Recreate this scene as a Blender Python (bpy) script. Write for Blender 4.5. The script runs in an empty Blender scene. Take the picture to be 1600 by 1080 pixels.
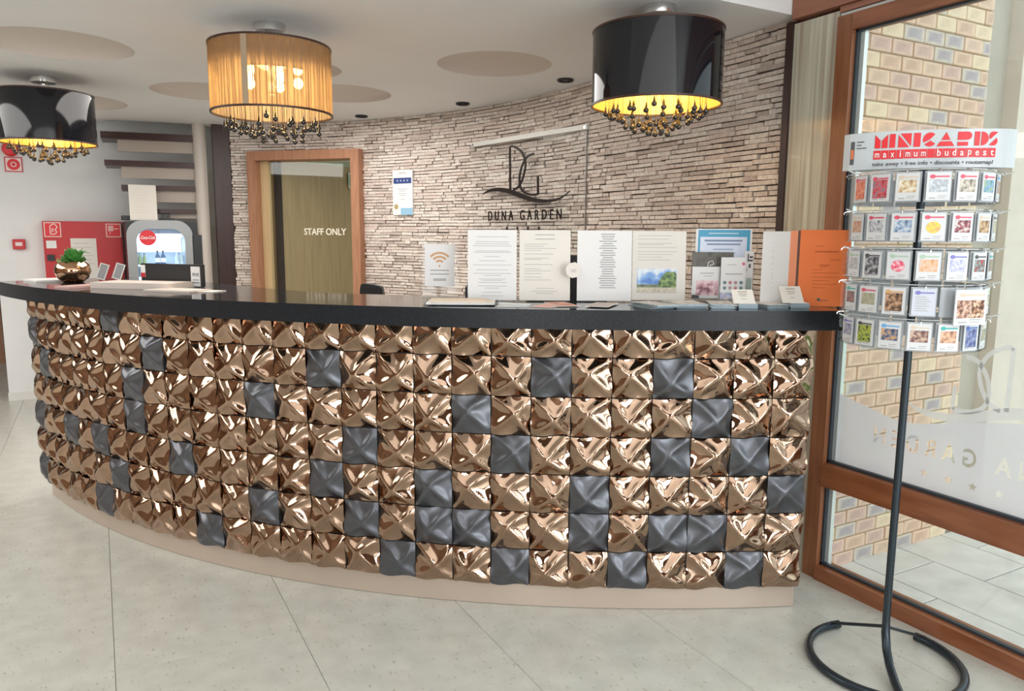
import bpy, bmesh, math, random
from math import sin, cos, pi, radians, sqrt, atan2, hypot
from mathutils import Vector, Matrix, geometry
random.seed(7)
C = bpy.context.scene.collection
sc = bpy.context.scene

# ---------------------------------------------------------------- camera, world, light, exposure
CN, CS = 0.8770, 0.4800                      # the room is turned against the camera
def cf(x, y):                                # camera-facing ground axes -> room axes
    return (CN * x + CS * y, -CS * x + CN * y)
CAM_H, FPX, PITCH, ROLL = 1.4474, 1180.5, 0.1454, 0.0062
cd = bpy.data.cameras.new('camera'); cam = bpy.data.objects.new('camera', cd); C.objects.link(cam)
cd.sensor_width = 36; cd.lens = FPX / 1600 * 36; cd.clip_start = 0.02
f_ = Vector((0, cos(PITCH), -sin(PITCH))); r_ = Vector((1, 0, 0)); u_ = r_.cross(f_)
r2 = r_ * cos(ROLL) + u_ * sin(ROLL); u2 = -r_ * sin(ROLL) + u_ * cos(ROLL)
def toroom(v): a, b = cf(v.x, v.y); return Vector((a, b, v.z))
R_, U_, F_ = toroom(r2), toroom(u2), toroom(f_)
cam.matrix_world = Matrix(((R_.x, U_.x, -F_.x, 0), (R_.y, U_.y, -F_.y, 0), (R_.z, U_.z, -F_.z, CAM_H), (0, 0, 0, 1)))
sc.camera = cam
sc.view_settings.view_transform = 'Standard'; sc.view_settings.look = 'None'
sc.view_settings.gamma = 1; sc.view_settings.use_curve_mapping = False
sc.view_settings.exposure = 0.38
w = bpy.data.worlds.new('sky'); sc.world = w; w.use_nodes = True
bg = w.node_tree.nodes['Background']; bg.inputs[0].default_value = (0.86, 0.94, 1.0, 1); bg.inputs[1].default_value = 1.3

def area(name, loc, direction, sx, sy, power, col):
    l = bpy.data.lights.new(name, 'AREA'); l.shape = 'RECTANGLE'; l.size = sx; l.size_y = sy; l.energy = power; l.color = col
    o = bpy.data.objects.new(name, l); o.location = loc
    o.rotation_euler = Vector(direction).to_track_quat('-Z', 'Y').to_euler(); C.objects.link(o); return o
# daylight coming in through the glazing behind and beside the photographer
for x in (-3.4, 1.2):
    area('window_daylight', (x, -3.93, 1.35), (0, 1, 0), 1.7, 2.2, 76, (0.94, 0.97, 1.0))
for y in (-2.7, -0.6):
    area('window_daylight', (2.56, y, 1.35), (-1, 0, 0), 1.5, 1.95, 29, (0.97, 1.0, 0.99))
area('lobby_fill', (-0.9, -0.8, 2.69), (0, 0, -1), 5.0, 3.6, 44, (1.0, 0.985, 0.96))  # unseen fill lamp added to brighten the lobby and the tile reflections
area('back_hall_fill', (-2.7, 4.6, 2.33), (0, 0, -1), 2.2, 3.2, 84, (1.0, 0.97, 0.93))  # out-of-view fill lamp added to brighten the rear ceiling and walls
area('desk_fill', (1.15, 4.85, 2.34), (0, 0, -1), 1.4, 2.0, 38, (1.0, 0.955, 0.91))  # fill lamp without a fitting, added to brighten the stone wall
area('office_fill', (2.9, 8.6, 2.3), (0, 0, -1), 1.0, 0.8, 30, (1.0, 0.93, 0.86))  # added fill lamp, brightens the room beyond the staff door

# ---------------------------------------------------------------- materials
MATS = {}
def mat(name, col=(.8, .8, .8), rough=.5, metal=0, noise=0, nscale=20, emit=None, es=0, bump=0, bscale=60, alpha=1, spec=.5, col2=None, stretch=None, coat=0):
    if name in MATS: return MATS[name]
    m = bpy.data.materials.new(name); m.use_nodes = True; nt = m.node_tree; b = nt.nodes['Principled BSDF']
    b.inputs['Base Color'].default_value = (*col, 1); b.inputs['Roughness'].default_value = rough; b.inputs['Metallic'].default_value = metal
    b.inputs['Specular IOR Level'].default_value = spec; b.inputs['Coat Weight'].default_value = coat
    if alpha < 1: b.inputs['Alpha'].default_value = alpha
    if emit: b.inputs['Emission Color'].default_value = (*emit, 1); b.inputs['Emission Strength'].default_value = es
    if noise or col2 or bump:
        tc = nt.nodes.new('ShaderNodeTexCoord'); mp = nt.nodes.new('ShaderNodeMapping')
        nt.links.new(tc.outputs['Object'], mp.inputs[0])
        if stretch: mp.inputs['Scale'].default_value = stretch
    if noise or col2:
        n = nt.nodes.new('ShaderNodeTexNoise'); n.inputs['Scale'].default_value = nscale; n.inputs['Detail'].default_value = 5
        nt.links.new(mp.outputs[0], n.inputs['Vector'])
        r = nt.nodes.new('ShaderNodeValToRGB'); nt.links.new(n.outputs['Fac'], r.inputs[0])
        a = col2 if col2 else tuple(c * (1 - noise) for c in col)
        e = col if col2 else tuple(min(1, c * (1 + noise)) for c in col)
        r.color_ramp.elements[0].position = .33; r.color_ramp.elements[1].position = .67
        r.color_ramp.elements[0].color = (*a, 1); r.color_ramp.elements[1].color = (*e, 1)
        nt.links.new(r.outputs[0], b.inputs['Base Color'])
    if bump:
        n2 = nt.nodes.new('ShaderNodeTexNoise'); n2.inputs['Scale'].default_value = bscale; n2.inputs['Detail'].default_value = 3
        nt.links.new(mp.outputs[0], n2.inputs['Vector'])
        bp = nt.nodes.new('ShaderNodeBump'); bp.inputs['Strength'].default_value = bump; bp.inputs['Distance'].default_value = .01
        nt.links.new(n2.outputs['Fac'], bp.inputs['Height']); nt.links.new(bp.outputs[0], b.inputs['Normal'])
    MATS[name] = m; return m

def mix_mat(name, parts):
    """parts: list of (shader type, colour, roughness, weight)"""
    m = bpy.data.materials.new(name); m.use_nodes = True; nt = m.node_tree
    for n in list(nt.nodes):
        if n.type == 'BSDF_PRINCIPLED': nt.nodes.remove(n)
    out = nt.nodes['Material Output']; cur = None; tot = 0
    for typ, col, ro, wgt in parts:
        s = nt.nodes.new(typ); s.inputs['Color'].default_value = (*col, 1)
        if 'Roughness' in s.inputs and typ == 'ShaderNodeBsdfGlossy': s.inputs['Roughness'].default_value = ro
        if cur is None: cur = s.outputs[0]; tot = wgt
        else:
            mx = nt.nodes.new('ShaderNodeMixShader'); tot += wgt; mx.inputs[0].default_value = wgt / tot
            nt.links.new(cur, mx.inputs[1]); nt.links.new(s.outputs[0], mx.inputs[2]); cur = mx.outputs[0]
    nt.links.new(cur, out.inputs[0]); MATS[name] = m; return m

def glass_mat(name, tint=(1, 1, 1), refl=.08):
    m = bpy.data.materials.new(name); m.use_nodes = True; nt = m.node_tree
    nt.nodes.remove(nt.nodes['Principled BSDF']); out = nt.nodes['Material Output']
    t = nt.nodes.new('ShaderNodeBsdfTransparent'); t.inputs[0].default_value = (*tint, 1)
    g = nt.nodes.new('ShaderNodeBsdfGlossy'); g.inputs['Roughness'].default_value = .01
    lw = nt.nodes.new('ShaderNodeLayerWeight'); lw.inputs[0].default_value = .5
    pw = nt.nodes.new('ShaderNodeMath'); pw.operation = 'POWER'; nt.links.new(lw.outputs['Facing'], pw.inputs[0]); pw.inputs[1].default_value = 4
    fr = nt.nodes.new('ShaderNodeMath'); fr.operation = 'MULTIPLY_ADD'; nt.links.new(pw.outputs[0], fr.inputs[0]); fr.inputs[1].default_value = .5 if refl > .05 else .25; fr.inputs[2].default_value = refl * .4
    mx = nt.nodes.new('ShaderNodeMixShader'); nt.links.new(fr.outputs[0], mx.inputs[0])
    nt.links.new(t.outputs[0], mx.inputs[1]); nt.links.new(g.outputs[0], mx.inputs[2]); nt.links.new(mx.outputs[0], out.inputs[0])
    MATS[name] = m; return m

PLASTER = mat('white_plaster', (.76, .77, .77), .8, noise=.03, nscale=3, bump=.05, bscale=40)
CEIL = mat('ceiling_plaster', (.76, .755, .755), .85, noise=.02, nscale=2)
RECESS = mat('recess_beige', (.62, .555, .51), .85)  # even beige, darker and pinker than the ceiling
FLOORM = mat('pale_limestone', (.61, .615, .56), .28, col2=(.525, .525, .475), nscale=9, stretch=(1, 1, 1), bump=.03, bscale=200)
# fine dark flecks in the stone
def add_flecks(m, scale, thr, col):
    nt = m.node_tree; b = nt.nodes['Principled BSDF']
    lk = b.inputs['Base Color'].links[0]; src = lk.from_socket
    tc = nt.nodes.new('ShaderNodeTexCoord'); mp = nt.nodes.new('ShaderNodeMapping'); mp.inputs['Scale'].default_value = (1, .45, 1)
    nt.links.new(tc.outputs['Object'], mp.inputs[0])
    n = nt.nodes.new('ShaderNodeTexNoise'); n.inputs['Scale'].default_value = scale; n.inputs['Detail'].default_value = 4
    nt.links.new(mp.outputs[0], n.inputs['Vector'])
    r = nt.nodes.new('ShaderNodeValToRGB'); r.color_ramp.elements[0].position = thr; r.color_ramp.elements[1].position = thr + .07
    nt.links.new(n.outputs['Fac'], r.inputs[0])
    mx = nt.nodes.new('ShaderNodeMixRGB'); mx.inputs[2].default_value = (*col, 1)
    nt.links.new(r.outputs[0], mx.inputs[0]); nt.links.new(src, mx.inputs[1]); nt.links.new(mx.outputs[0], b.inputs['Base Color'])
add_flecks(FLOORM, 70, .62, (.42, .40, .34))
GROUT = mat('grout', (.36, .35, .32), .9)
BRONZE = mat('bronze_glaze', (.41, .28, .20), .06, 1, noise=.10, nscale=9)
MATTE = mat('matte_grey_glaze', (.125, .13, .145), .34, .75, noise=.08, nscale=14)
CARC = mat('counter_backing', (.03, .025, .022), .8)
KICK = mat('brushed_champagne_metal', (.60, .50, .42), .38, .55, noise=.03, nscale=4)
GRANITE = mat('dark_granite', (.020, .023, .028), .09, col2=(.010, .011, .014), nscale=160)
GRANEDGE = mat('honed_granite_edge', (.016, .019, .024), .36, col2=(.008, .010, .013), nscale=130, spec=.3)
STONES = [mat('stone_strip_%d' % i, c, .75, noise=.16, nscale=60, bump=.25, bscale=70) for i, c in enumerate([(.66, .575, .51), (.60, .51, .45), (.73, .66, .59), (.50, .42, .365), (.65, .55, .485)])]
STONEBACK = mat('dark_mortar', (.075, .052, .04), .9)
WOOD = mat('reddish_hardwood', (.30, .105, .04), .32, col2=(.20, .062, .022), nscale=5, stretch=(6, .7, 6), coat=.2)
WOODH = mat('reddish_hardwood_upright', (.30, .12, .055), .35, col2=(.21, .075, .03), nscale=5, stretch=(8, 8, .6))
WOODF = mat('fascia_wood', (.36, .155, .095), .4, col2=(.30, .12, .07), nscale=4, stretch=(6, .6, 6))
DOORFR = mat('door_frame_wood', (.43, .215, .12), .45, col2=(.34, .155, .085), nscale=6, stretch=(7, 7, .8))
DOORW = mat('door_leaf_oak', (.46, .31, .155), .38, col2=(.36, .235, .115), nscale=4, stretch=(9, 9, .5))
JAMB = mat('pale_oak_jamb', (.60, .44, .24), .45, col2=(.50, .36, .19), nscale=4, stretch=(9, 9, .5))
DARKW = mat('dark_wenge', (.045, .015, .010), .4, col2=(.022, .008, .006), nscale=6, stretch=(10, 10, .6))
TREADW = mat('stair_tread_wood', (.055, .02, .016), .35, col2=(.035, .013, .010), nscale=8)
RISER = mat('beige_riser_board', (.46, .40, .35), .7)
VENEER = mat('streaky_veneer', (.60, .60, .48), .22, col2=(.38, .31, .24), nscale=4, stretch=(16, 16, .35), coat=.3)
COLM = mat('beige_steel_column', (.55, .50, .45), .45)
WHITE = mat('white_paper', (.82, .81, .80), .6)
CREAM = mat('cream_paper', (.80, .76, .70), .6)
INK = mat('grey_print', (.42, .42, .43), .8)
INKD = mat('dark_print', (.10, .10, .11), .8)
ORANGE = mat('orange_folder', (.95, .22, .055), .5)
ORANGED = mat('orange_folder_print', (.62, .12, .03), .7)
PINK = mat('pink_paper', (.78, .42, .38), .5)
BLACKP = mat('black_plastic', (.018, .019, .022), .4)
CHROME = mat('chrome', (.72, .72, .72), .12, 1)
ALU = mat('satin_aluminium', (.62, .62, .60), .35, .6)
IRON = mat('black_logo_metal', (.018, .012, .010), .35, .3)
SHADEB = mat('black_mirror_shade', (.006, .007, .011), .05, 0, spec=.5)
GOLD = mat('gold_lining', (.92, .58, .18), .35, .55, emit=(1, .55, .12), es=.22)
CRYST = mat('smoky_crystal', (.012, .009, .009), .05, 0, spec=.9)
STRINGM = mat('dark_bead_string', (.07, .045, .03), .35, .4)
TRIM = mat('dark_shade_trim', (.05, .02, .012), .4)
BULB = mat('lit_bulb', (1, .9, .7), .5, emit=(1, .80, .45), es=16)
RED = mat('fire_red', (.55, .025, .03), .4)
REDB = mat('bright_red', (.75, .02, .03), .4)
FRIDGE = mat('fridge_grey', (.30, .31, .31), .35, .3)
FRIDGEL = mat('fridge_light', (.8, .9, 1), .5, emit=(.85, .95, 1.0), es=.55)
FRIDGEIN = mat('fridge_interior', (.36, .43, .54), .5)
POLEM = mat('dark_steel_tube', (.035, .048, .060), .25, .6)
WIRE = mat('clear_plastic_wire', (.66, .70, .70), .2, .3)
CARDP = mat('pale_grey_card_pocket', (.44, .47, .50), .35)
HEADW = mat('header_white', (.56, .61, .64), .25)
GREEN = mat('succulent_green', (.08, .30, .06), .4, noise=.3, nscale=30)
def brick_mat(name, centre, edge):
    m = mat(name, centre, .85, noise=.12, nscale=9, bump=.2, bscale=80); nt = m.node_tree; b = nt.nodes['Principled BSDF']; src = b.inputs['Base Color'].links[0].from_socket
    tc = nt.nodes.new('ShaderNodeTexCoord'); sp_ = nt.nodes.new('ShaderNodeSeparateXYZ'); nt.links.new(tc.outputs['Generated'], sp_.inputs[0]); o = []
    for ax in ('X', 'Z'):
        a = nt.nodes.new('ShaderNodeMath'); a.operation = 'SUBTRACT'; nt.links.new(sp_.outputs[ax], a.inputs[0]); a.inputs[1].default_value = .5
        c = nt.nodes.new('ShaderNodeMath'); c.operation = 'ABSOLUTE'; nt.links.new(a.outputs[0], c.inputs[0]); o.append(c)
    mx = nt.nodes.new('ShaderNodeMath'); mx.operation = 'MAXIMUM'; nt.links.new(o[0].outputs[0], mx.inputs[0]); nt.links.new(o[1].outputs[0], mx.inputs[1])
    n = nt.nodes.new('ShaderNodeTexNoise'); n.inputs['Scale'].default_value = 25; nt.links.new(tc.outputs['Object'], n.inputs['Vector'])
    ad = nt.nodes.new('ShaderNodeMath'); ad.operation = 'MULTIPLY_ADD'; nt.links.new(n.outputs['Fac'], ad.inputs[0]); ad.inputs[1].default_value = .25; nt.links.new(mx.outputs[0], ad.inputs[2])
    r = nt.nodes.new('ShaderNodeValToRGB'); r.color_ramp.elements[0].position = .38; r.color_ramp.elements[1].position = .62; nt.links.new(ad.outputs[0], r.inputs[0])
    q = nt.nodes.new('ShaderNodeMixRGB'); nt.links.new(r.outputs[0], q.inputs[0]); nt.links.new(src, q.inputs[1]); q.inputs[2].default_value = (*edge, 1); nt.links.new(q.outputs[0], b.inputs['Base Color']); return m
BRICKS = [brick_mat('brick_face_%d' % i, c, d) for i, (c, d) in enumerate([((.68, .46, .34), (.84, .61, .45)), ((.64, .44, .37), (.80, .58, .45)), ((.47, .41, .42), (.74, .64, .52)), ((.80, .62, .44), (.86, .70, .50)), ((.70, .50, .38), (.84, .61, .45))])]
MORTAR = mat('brick_mortar', (.55, .47, .36), .95)
RENDER = mat('cream_render', (.74, .65, .56), .9, noise=.04, nscale=8, bump=.1, bscale=30)
RENDERG = mat('grey_render', (.50, .45, .38), .9, noise=.04, nscale=8)
PAVE = mat('pale_paving', (.70, .68, .64), .7, noise=.08, nscale=8)
LAWN = mat('lawn', (.12, .24, .05), .9, noise=.3, nscale=30)
GASKET = mat('black_gasket', (.03, .04, .05), .5)
GLASS = glass_mat('window_glass', (.97, 1, .985))
ACRYL = glass_mat('clear_acrylic', (.975, .98, .98), .015)
FROST = mix_mat('frosted_film', [('ShaderNodeBsdfDiffuse', (.86, .87, .90), 0, .55), ('ShaderNodeBsdfTranslucent', (.72, .72, .76), 0, .33), ('ShaderNodeBsdfTransparent', (1, 1, 1), 0, .12)])
FROSTL = mix_mat('frosted_logo_film', [('ShaderNodeBsdfDiffuse', (.86, .87, .86), 0, .5), ('ShaderNodeBsdfTranslucent', (.75, .75, .75), 0, .3), ('ShaderNodeBsdfTransparent', (1, 1, 1), 0, .2)])
VEIL = mix_mat('gold_thread_shade', [('ShaderNodeBsdfTranslucent', (.72, .46, .22), 0, .34), ('ShaderNodeBsdfTransparent', (.95, .74, .48), 0, .36), ('ShaderNodeBsdfDiffuse', (.50, .36, .24), 0, .30)])
def veil_threads(m):
    nt = m.node_tree; tc = nt.nodes.new('ShaderNodeTexCoord'); mp = nt.nodes.new('ShaderNodeMapping'); mp.inputs['Scale'].default_value = (1, 1, .05)
    nt.links.new(tc.outputs['Object'], mp.inputs[0]); n = nt.nodes.new('ShaderNodeTexNoise'); n.inputs['Scale'].default_value = 75; n.inputs['Detail'].default_value = 3; nt.links.new(mp.outputs[0], n.inputs['Vector'])
    r = nt.nodes.new('ShaderNodeMapRange'); r.inputs[1].default_value = .35; r.inputs[2].default_value = .65; r.inputs[3].default_value = .12; r.inputs[4].default_value = .80; nt.links.new(n.outputs['Fac'], r.inputs[0])
    mxs = [x for x in nt.nodes if x.type == 'MIX_SHADER']; nt.links.new(r.outputs[0], mxs[0].inputs[0])
veil_threads(VEIL)
def pic(name, cols, scale=18):
    if name in MATS: return MATS[name]
    m = bpy.data.materials.new(name); m.use_nodes = True; nt = m.node_tree; b = nt.nodes['Principled BSDF']; b.inputs['Roughness'].default_value = .45
    tc = nt.nodes.new('ShaderNodeTexCoord'); n = nt.nodes.new('ShaderNodeTexNoise'); n.inputs['Scale'].default_value = scale; n.inputs['Detail'].default_value = 3
    nt.links.new(tc.outputs['Object'], n.inputs['Vector']); r = nt.nodes.new('ShaderNodeValToRGB'); nt.links.new(n.outputs['Fac'], r.inputs[0])
    e = r.color_ramp.elements; e[0].position = .38; e[0].color = (*cols[0], 1); e[1].position = .62; e[1].color = (*cols[-1], 1)
    for i, c in enumerate(cols[1:-1]):
        q = e.new(.38 + .24 * (i + 1) / (len(cols) - 1)); q.color = (*c, 1)
    nt.links.new(r.outputs[0], b.inputs['Base Color']); MATS[name] = m; return m

# ---------------------------------------------------------------- mesh helpers
class MB:
    def __init__(s): s.v = []; s.f = []; s.mi = []; s.k = 0
    def add(s, vs, fs):
        n = len(s.v); s.v += [tuple(v) for v in vs]; s.f += [tuple(i + n for i in f) for f in fs]; s.mi += [s.k] * len(fs); return s
    def box(s, x0, y0, z0, x1, y1, z1):
        return s.add([(x0, y0, z0), (x1, y0, z0), (x1, y1, z0), (x0, y1, z0), (x0, y0, z1), (x1, y0, z1), (x1, y1, z1), (x0, y1, z1)],
                     [(0, 3, 2, 1), (4, 5, 6, 7), (0, 1, 5, 4), (1, 2, 6, 5), (2, 3, 7, 6), (3, 0, 4, 7)])
    def obox(s, c, ax, ay, az):          # centre and three half-axis vectors
        c, ax, ay, az = map(Vector, (c, ax, ay, az)); vs = [c + a * ax + b * ay + d * az for d in (-1, 1) for a, b in ((-1, -1), (1, -1), (1, 1), (-1, 1))]
        return s.add(vs, [(0, 3, 2, 1), (4, 5, 6, 7), (0, 1, 5, 4), (1, 2, 6, 5), (2, 3, 7, 6), (3, 0, 4, 7)])
    def lathe(s, prof, n=24, c=(0, 0), a0=0, a1=2 * pi, closed=False):
        full = abs(a1 - a0 - 2 * pi) < 1e-6; m = n if full else n + 1; base = []
        for j in range(m):
            a = a0 + (a1 - a0) * j / n
            base += [(c[0] + r * cos(a), c[1] + r * sin(a), z) for r, z in prof]
        k = len(prof); fs = []
        for j in range(n):
            j2 = (j + 1) % m
            for i in range(k - 1 + (1 if closed else 0)):
                i2 = (i + 1) % k; fs.append((j * k + i, j2 * k + i, j2 * k + i2, j * k + i2))
        return s.add(base, fs)
    def tube(s, pts, r, n=8, cap=True, flat=None):
        pts = [Vector(p) for p in pts]; vs = []; up = None
        for i, p in enumerate(pts):
            d = (pts[min(i + 1, len(pts) - 1)] - pts[max(i - 1, 0)]).normalized()
            if up is None: up = Vector((0, 0, 1)) if abs(d.z) < .9 else Vector((1, 0, 0))
            a = d.cross(up)
            a = a.normalized() if a.length > 1e-5 else Vector((1, 0, 0)); b = a.cross(d).normalized(); up = b
            rr = r[i] if isinstance(r, (list, tuple)) else r
            for k in range(n):
                t = 2 * pi * k / n; vs.append(p + a * cos(t) * rr + b * sin(t) * rr)
        fs = [(i * n + k, i * n + (k + 1) % n, (i + 1) * n + (k + 1) % n, (i + 1) * n + k) for i in range(len(pts) - 1) for k in range(n)]
        if cap: fs += [tuple(range(n - 1, -1, -1)), tuple((len(pts) - 1) * n + k for k in range(n))]
        return s.add(vs, fs)
    def ball(s, c, r, n=10, m=6, sz=1):
        prof = [(max(1e-4, r * sin(pi * i / m)), c[2] - r * sz * cos(pi * i / m)) for i in range(m + 1)]
        return s.lathe(prof, n, (c[0], c[1]))
    def prism(s, poly, z0, z1):
        n = len(poly); return s.add([(x, y, z0) for x, y in poly] + [(x, y, z1) for x, y in poly],
            [tuple(range(n - 1, -1, -1)), tuple(range(n, 2 * n))] + [(i, (i + 1) % n, n + (i + 1) % n, n + i) for i in range(n)])
    def mesh(s, name, mats, smooth=False, bevel=0):
        me = bpy.data.meshes.new(name); me.from_pydata(s.v, [], s.f)
        for m in (mats if isinstance(mats, (list, tuple)) else [mats]): me.materials.append(m)
        if any(s.mi): me.polygons.foreach_set('material_index', s.mi)
        if bevel:
            bm = bmesh.new(); bm.from_mesh(me); bmesh.ops.bevel(bm, geom=bm.edges[:], offset=bevel, segments=1, affect='EDGES', clamp_overlap=True); bm.to_mesh(me); bm.free()
        if smooth:
            me.polygons.foreach_set('use_smooth', [True] * len(me.polygons))
            if smooth != 'all': me.set_sharp_from_angle(angle=radians(38))
        me.update(); return me
    def build(s, name, mats, parent=None, smooth=False, bevel=0, loc=None, rot=None, **tags):
        o = bpy.data.objects.new(name, s.mesh(name, mats, smooth, bevel)); C.objects.link(o)
        if parent: o.parent = parent
        if loc: o.location = loc
        if rot is not None: o.rotation_euler = rot if isinstance(rot, (tuple, list)) else (0, 0, rot)
        for k, v in tags.items(): o[k] = v
        return o
def inst(name, me, parent, loc=(0, 0, 0), rot=(0, 0, 0), m=None, **tags):
    o = bpy.data.objects.new(name, me); C.objects.link(o); o.parent = parent; o.location = loc; o.rotation_euler = rot
    if m: o.material_slots[0].link = 'OBJECT'; o.material_slots[0].material = m
    for k, v in tags.items(): o[k] = v
    return o
def thing(name, label, cat, loc=(0, 0, 0), rz=0, group=None):
    o = bpy.data.objects.new(name, None); C.objects.link(o); o.location = loc; o.rotation_euler = (0, 0, rz); o.empty_display_size = .05
    o['label'] = label; o['category'] = cat
    if group: o['group'] = group
    return o
def T(o, label, cat, group=None):
    o['label'] = label; o['category'] = cat
    if group: o['group'] = group
    return o
def S(o): o['kind'] = 'structure'; return o
def text_tris(s, size=1, width=None, bold=0, shear=0, font_w=1.0, space=1.0):
    cu = bpy.data.curves.new('txt', 'FONT'); cu.body = s; cu.size = size; cu.offset = bold; cu.shear = shear; cu.resolution_u = 4; cu.space_character = space
    o = bpy.data.objects.new('txt', cu); C.objects.link(o); bpy.context.view_layer.update()
    dg = bpy.context.evaluated_depsgraph_get(); me = bpy.data.meshes.new_from_object(o.evaluated_get(dg))
    vs = [(v.co.x, v.co.y) for v in me.vertices]; fs = [tuple(p.vertices) for p in me.polygons]
    es = [tuple(e.vertices) for e in me.edges]
    bpy.data.objects.remove(o); bpy.data.curves.remove(cu); bpy.data.meshes.remove(me)
    xs = [v[0] for v in vs]; k = (width / (max(xs) - min(xs))) if width else font_w
    x0 = min(xs) if width else 0
    return [((x - x0) * k, y) for x, y in vs], fs, es
def stroke(pts, w):                       # 2-D stroke of varying width -> quads
    n = len(pts); out = []
    for i, (x, y) in enumerate(pts):
        a = pts[max(0, i - 1)]; b = pts[min(n - 1, i + 1)]; dx, dy = b[0] - a[0], b[1] - a[1]; L = hypot(dx, dy) or 1
        ww = (w[i] if isinstance(w, (list, tuple)) else w) / 2
        out.append((x - dy / L * ww, y + dx / L * ww)); out.append((x + dy / L * ww, y - dx / L * ww))
    return out, [(2 * i, 2 * i + 1, 2 * i + 3, 2 * i + 2) for i in range(n - 1)]
def smooth_pts(p, k=5):                   # Catmull-Rom
    out = []
    for i in range(len(p) - 1):
        p0, p1, p2, p3 = p[max(0, i - 1)], p[i], p[i + 1], p[min(len(p) - 1, i + 2)]
        for j in range(k):
            t = j / k
            out.append(tuple(.5 * (2 * b + (c - a) * t + (2 * a - 5 * b + 4 * c - d) * t * t + (3 * b - a - 3 * c + d) * t ** 3) for a, b, c, d in zip(p0, p1, p2, p3)))
    out.append(tuple(p[-1])); return out
def slab2d(mb, vs, fs, fn, th):           # 2-D faces placed by fn(x, y, depth), with thickness
    n = len(vs); A = [fn(x, y, 0) for x, y in vs]
    if th:
        B = [fn(x, y, th) for x, y in vs]; cnt = {}
        for f in fs:
            for i in range(len(f)):
                e = (f[i], f[(i + 1) % len(f)]); cnt[e] = 1
        side = [(a, b, b + n, a + n) for a, b in cnt if (b, a) not in cnt]
        mb.add(A + B, [tuple(reversed(f)) for f in fs] + [tuple(i + n for i in f) for f in fs] + side)
    else: mb.add(A, fs)

# ---------------------------------------------------------------- the shell
H = 2.36; H2 = 2.72; XW = 2.62
ARC_C = (2.68 - 3.62, 4.0); ARC_R = 3.62
def arc_pt(ang, off=0):                   # off > 0: into the room
    a = radians(ang); return (ARC_C[0] + (ARC_R - off) * cos(a), ARC_C[1] + (ARC_R - off) * sin(a))

fl = S(MB().box(-4.6, -4.0, -.12, XW + .06, 10.2, -.006).build('floor', GROUT))
tile_cache = {}
def floor_tile(x0, y0, x1, y1):
    key = (round(x1 - x0, 3), round(y1 - y0, 3))
    if key not in tile_cache:
        tile_cache[key] = MB().box(.0009, .0009, -.006, key[0] - .0009, key[1] - .0009, 0).mesh('tile', FLOORM, bevel=.0008)
    inst('tile', tile_cache[key], fl, (x0, y0, 0))
phase = {-1: 3.265, 0: 2.66, 1: 2.095, 2: 2.5, 3: 2.12}
for k in range(-8, 5):
    x0 = -.034 + .601 * k; x1 = min(x0 + .601, XW + .03); x0c = max(x0, -4.6)
    if x1 - x0c < .05: continue
    ph = phase.get(k, random.random() * 1.2); y = ph - 1.2 * math.ceil((ph + 4.0) / 1.2)
    while y < 10.2:
        a, b = max(y, -4.0), min(y + 1.2, 10.2)
        if b - a > .05: floor_tile(x0c, a, x1, b)
        y += 1.2

S(MB().box(-.74, 7.7, 0, 1.22, 7.85, 3.4).box(1.14, 7.85, 0, 1.22, 10.0, 2.6).build('wall_back', PLASTER))
S(MB().box(-.745, 7.688, 0, .2, 7.70, .07).build('baseboard_back', mat('pale_skirting', (.70, .69, .66), .5)))
S(MB().box(-4.6, 10.0, 0, 2.2, 10.2, H2).build('wall_far', PLASTER))
S(MB().box(-4.75, -4.0, 0, -4.6, 10.2, H2).build('wall_left', mat('left_wall_panelling', (.22, .14, .095), .7)))
# brown panelled door in the far wall, seen past the end of the back wall
dr = S(MB().box(-2.2, 9.955, 0, -.965, 9.998, 2.05).build('door_2', DOORFR))
MB().box(-2.1, 9.93, .06, -1.08, 9.955, 1.95).build('door_panel', WOODH, dr)

# front wall behind the camera with three big windows
fw = MB(); xs = [-4.6, -4.45, -2.35, -2.15, -.05, .15, 2.25, XW + .1]
for a, b in ((0, 1), (2, 5), (6, 7)): fw.box(xs[a], -4.15, 0, xs[b], -4.0, H2)
for a, b in ((1, 2), (5, 6)): fw.box(xs[a], -4.15, 0, xs[b], -4.0, .18); fw.box(xs[a], -4.15, 2.52, xs[b], -4.0, H2)
S(fw.build('wall_front', mat('warm_front_wall', (.13, .075, .05), .7)))
for n_, (a, b) in enumerate(((1, 2), (5, 6))):
    m = MB(); x0, x1 = xs[a], xs[b]
    for q in ((x0, x0 + .07), (x1 - .07, x1), ((x0 + x1) / 2 - .03, (x0 + x1) / 2 + .03)): m.box(q[0], -4.06, .18, q[1], -3.90, 2.52)
    m.box(x0, -4.06, .18, x1, -3.90, .26); m.box(x0, -4.06, 2.44, x1, -3.90, 2.52); m.box(x0, -4.06, 1.0, x1, -3.90, 1.06)
    S(m.build('window_%d' % (n_ + 3), WOODH))

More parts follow.
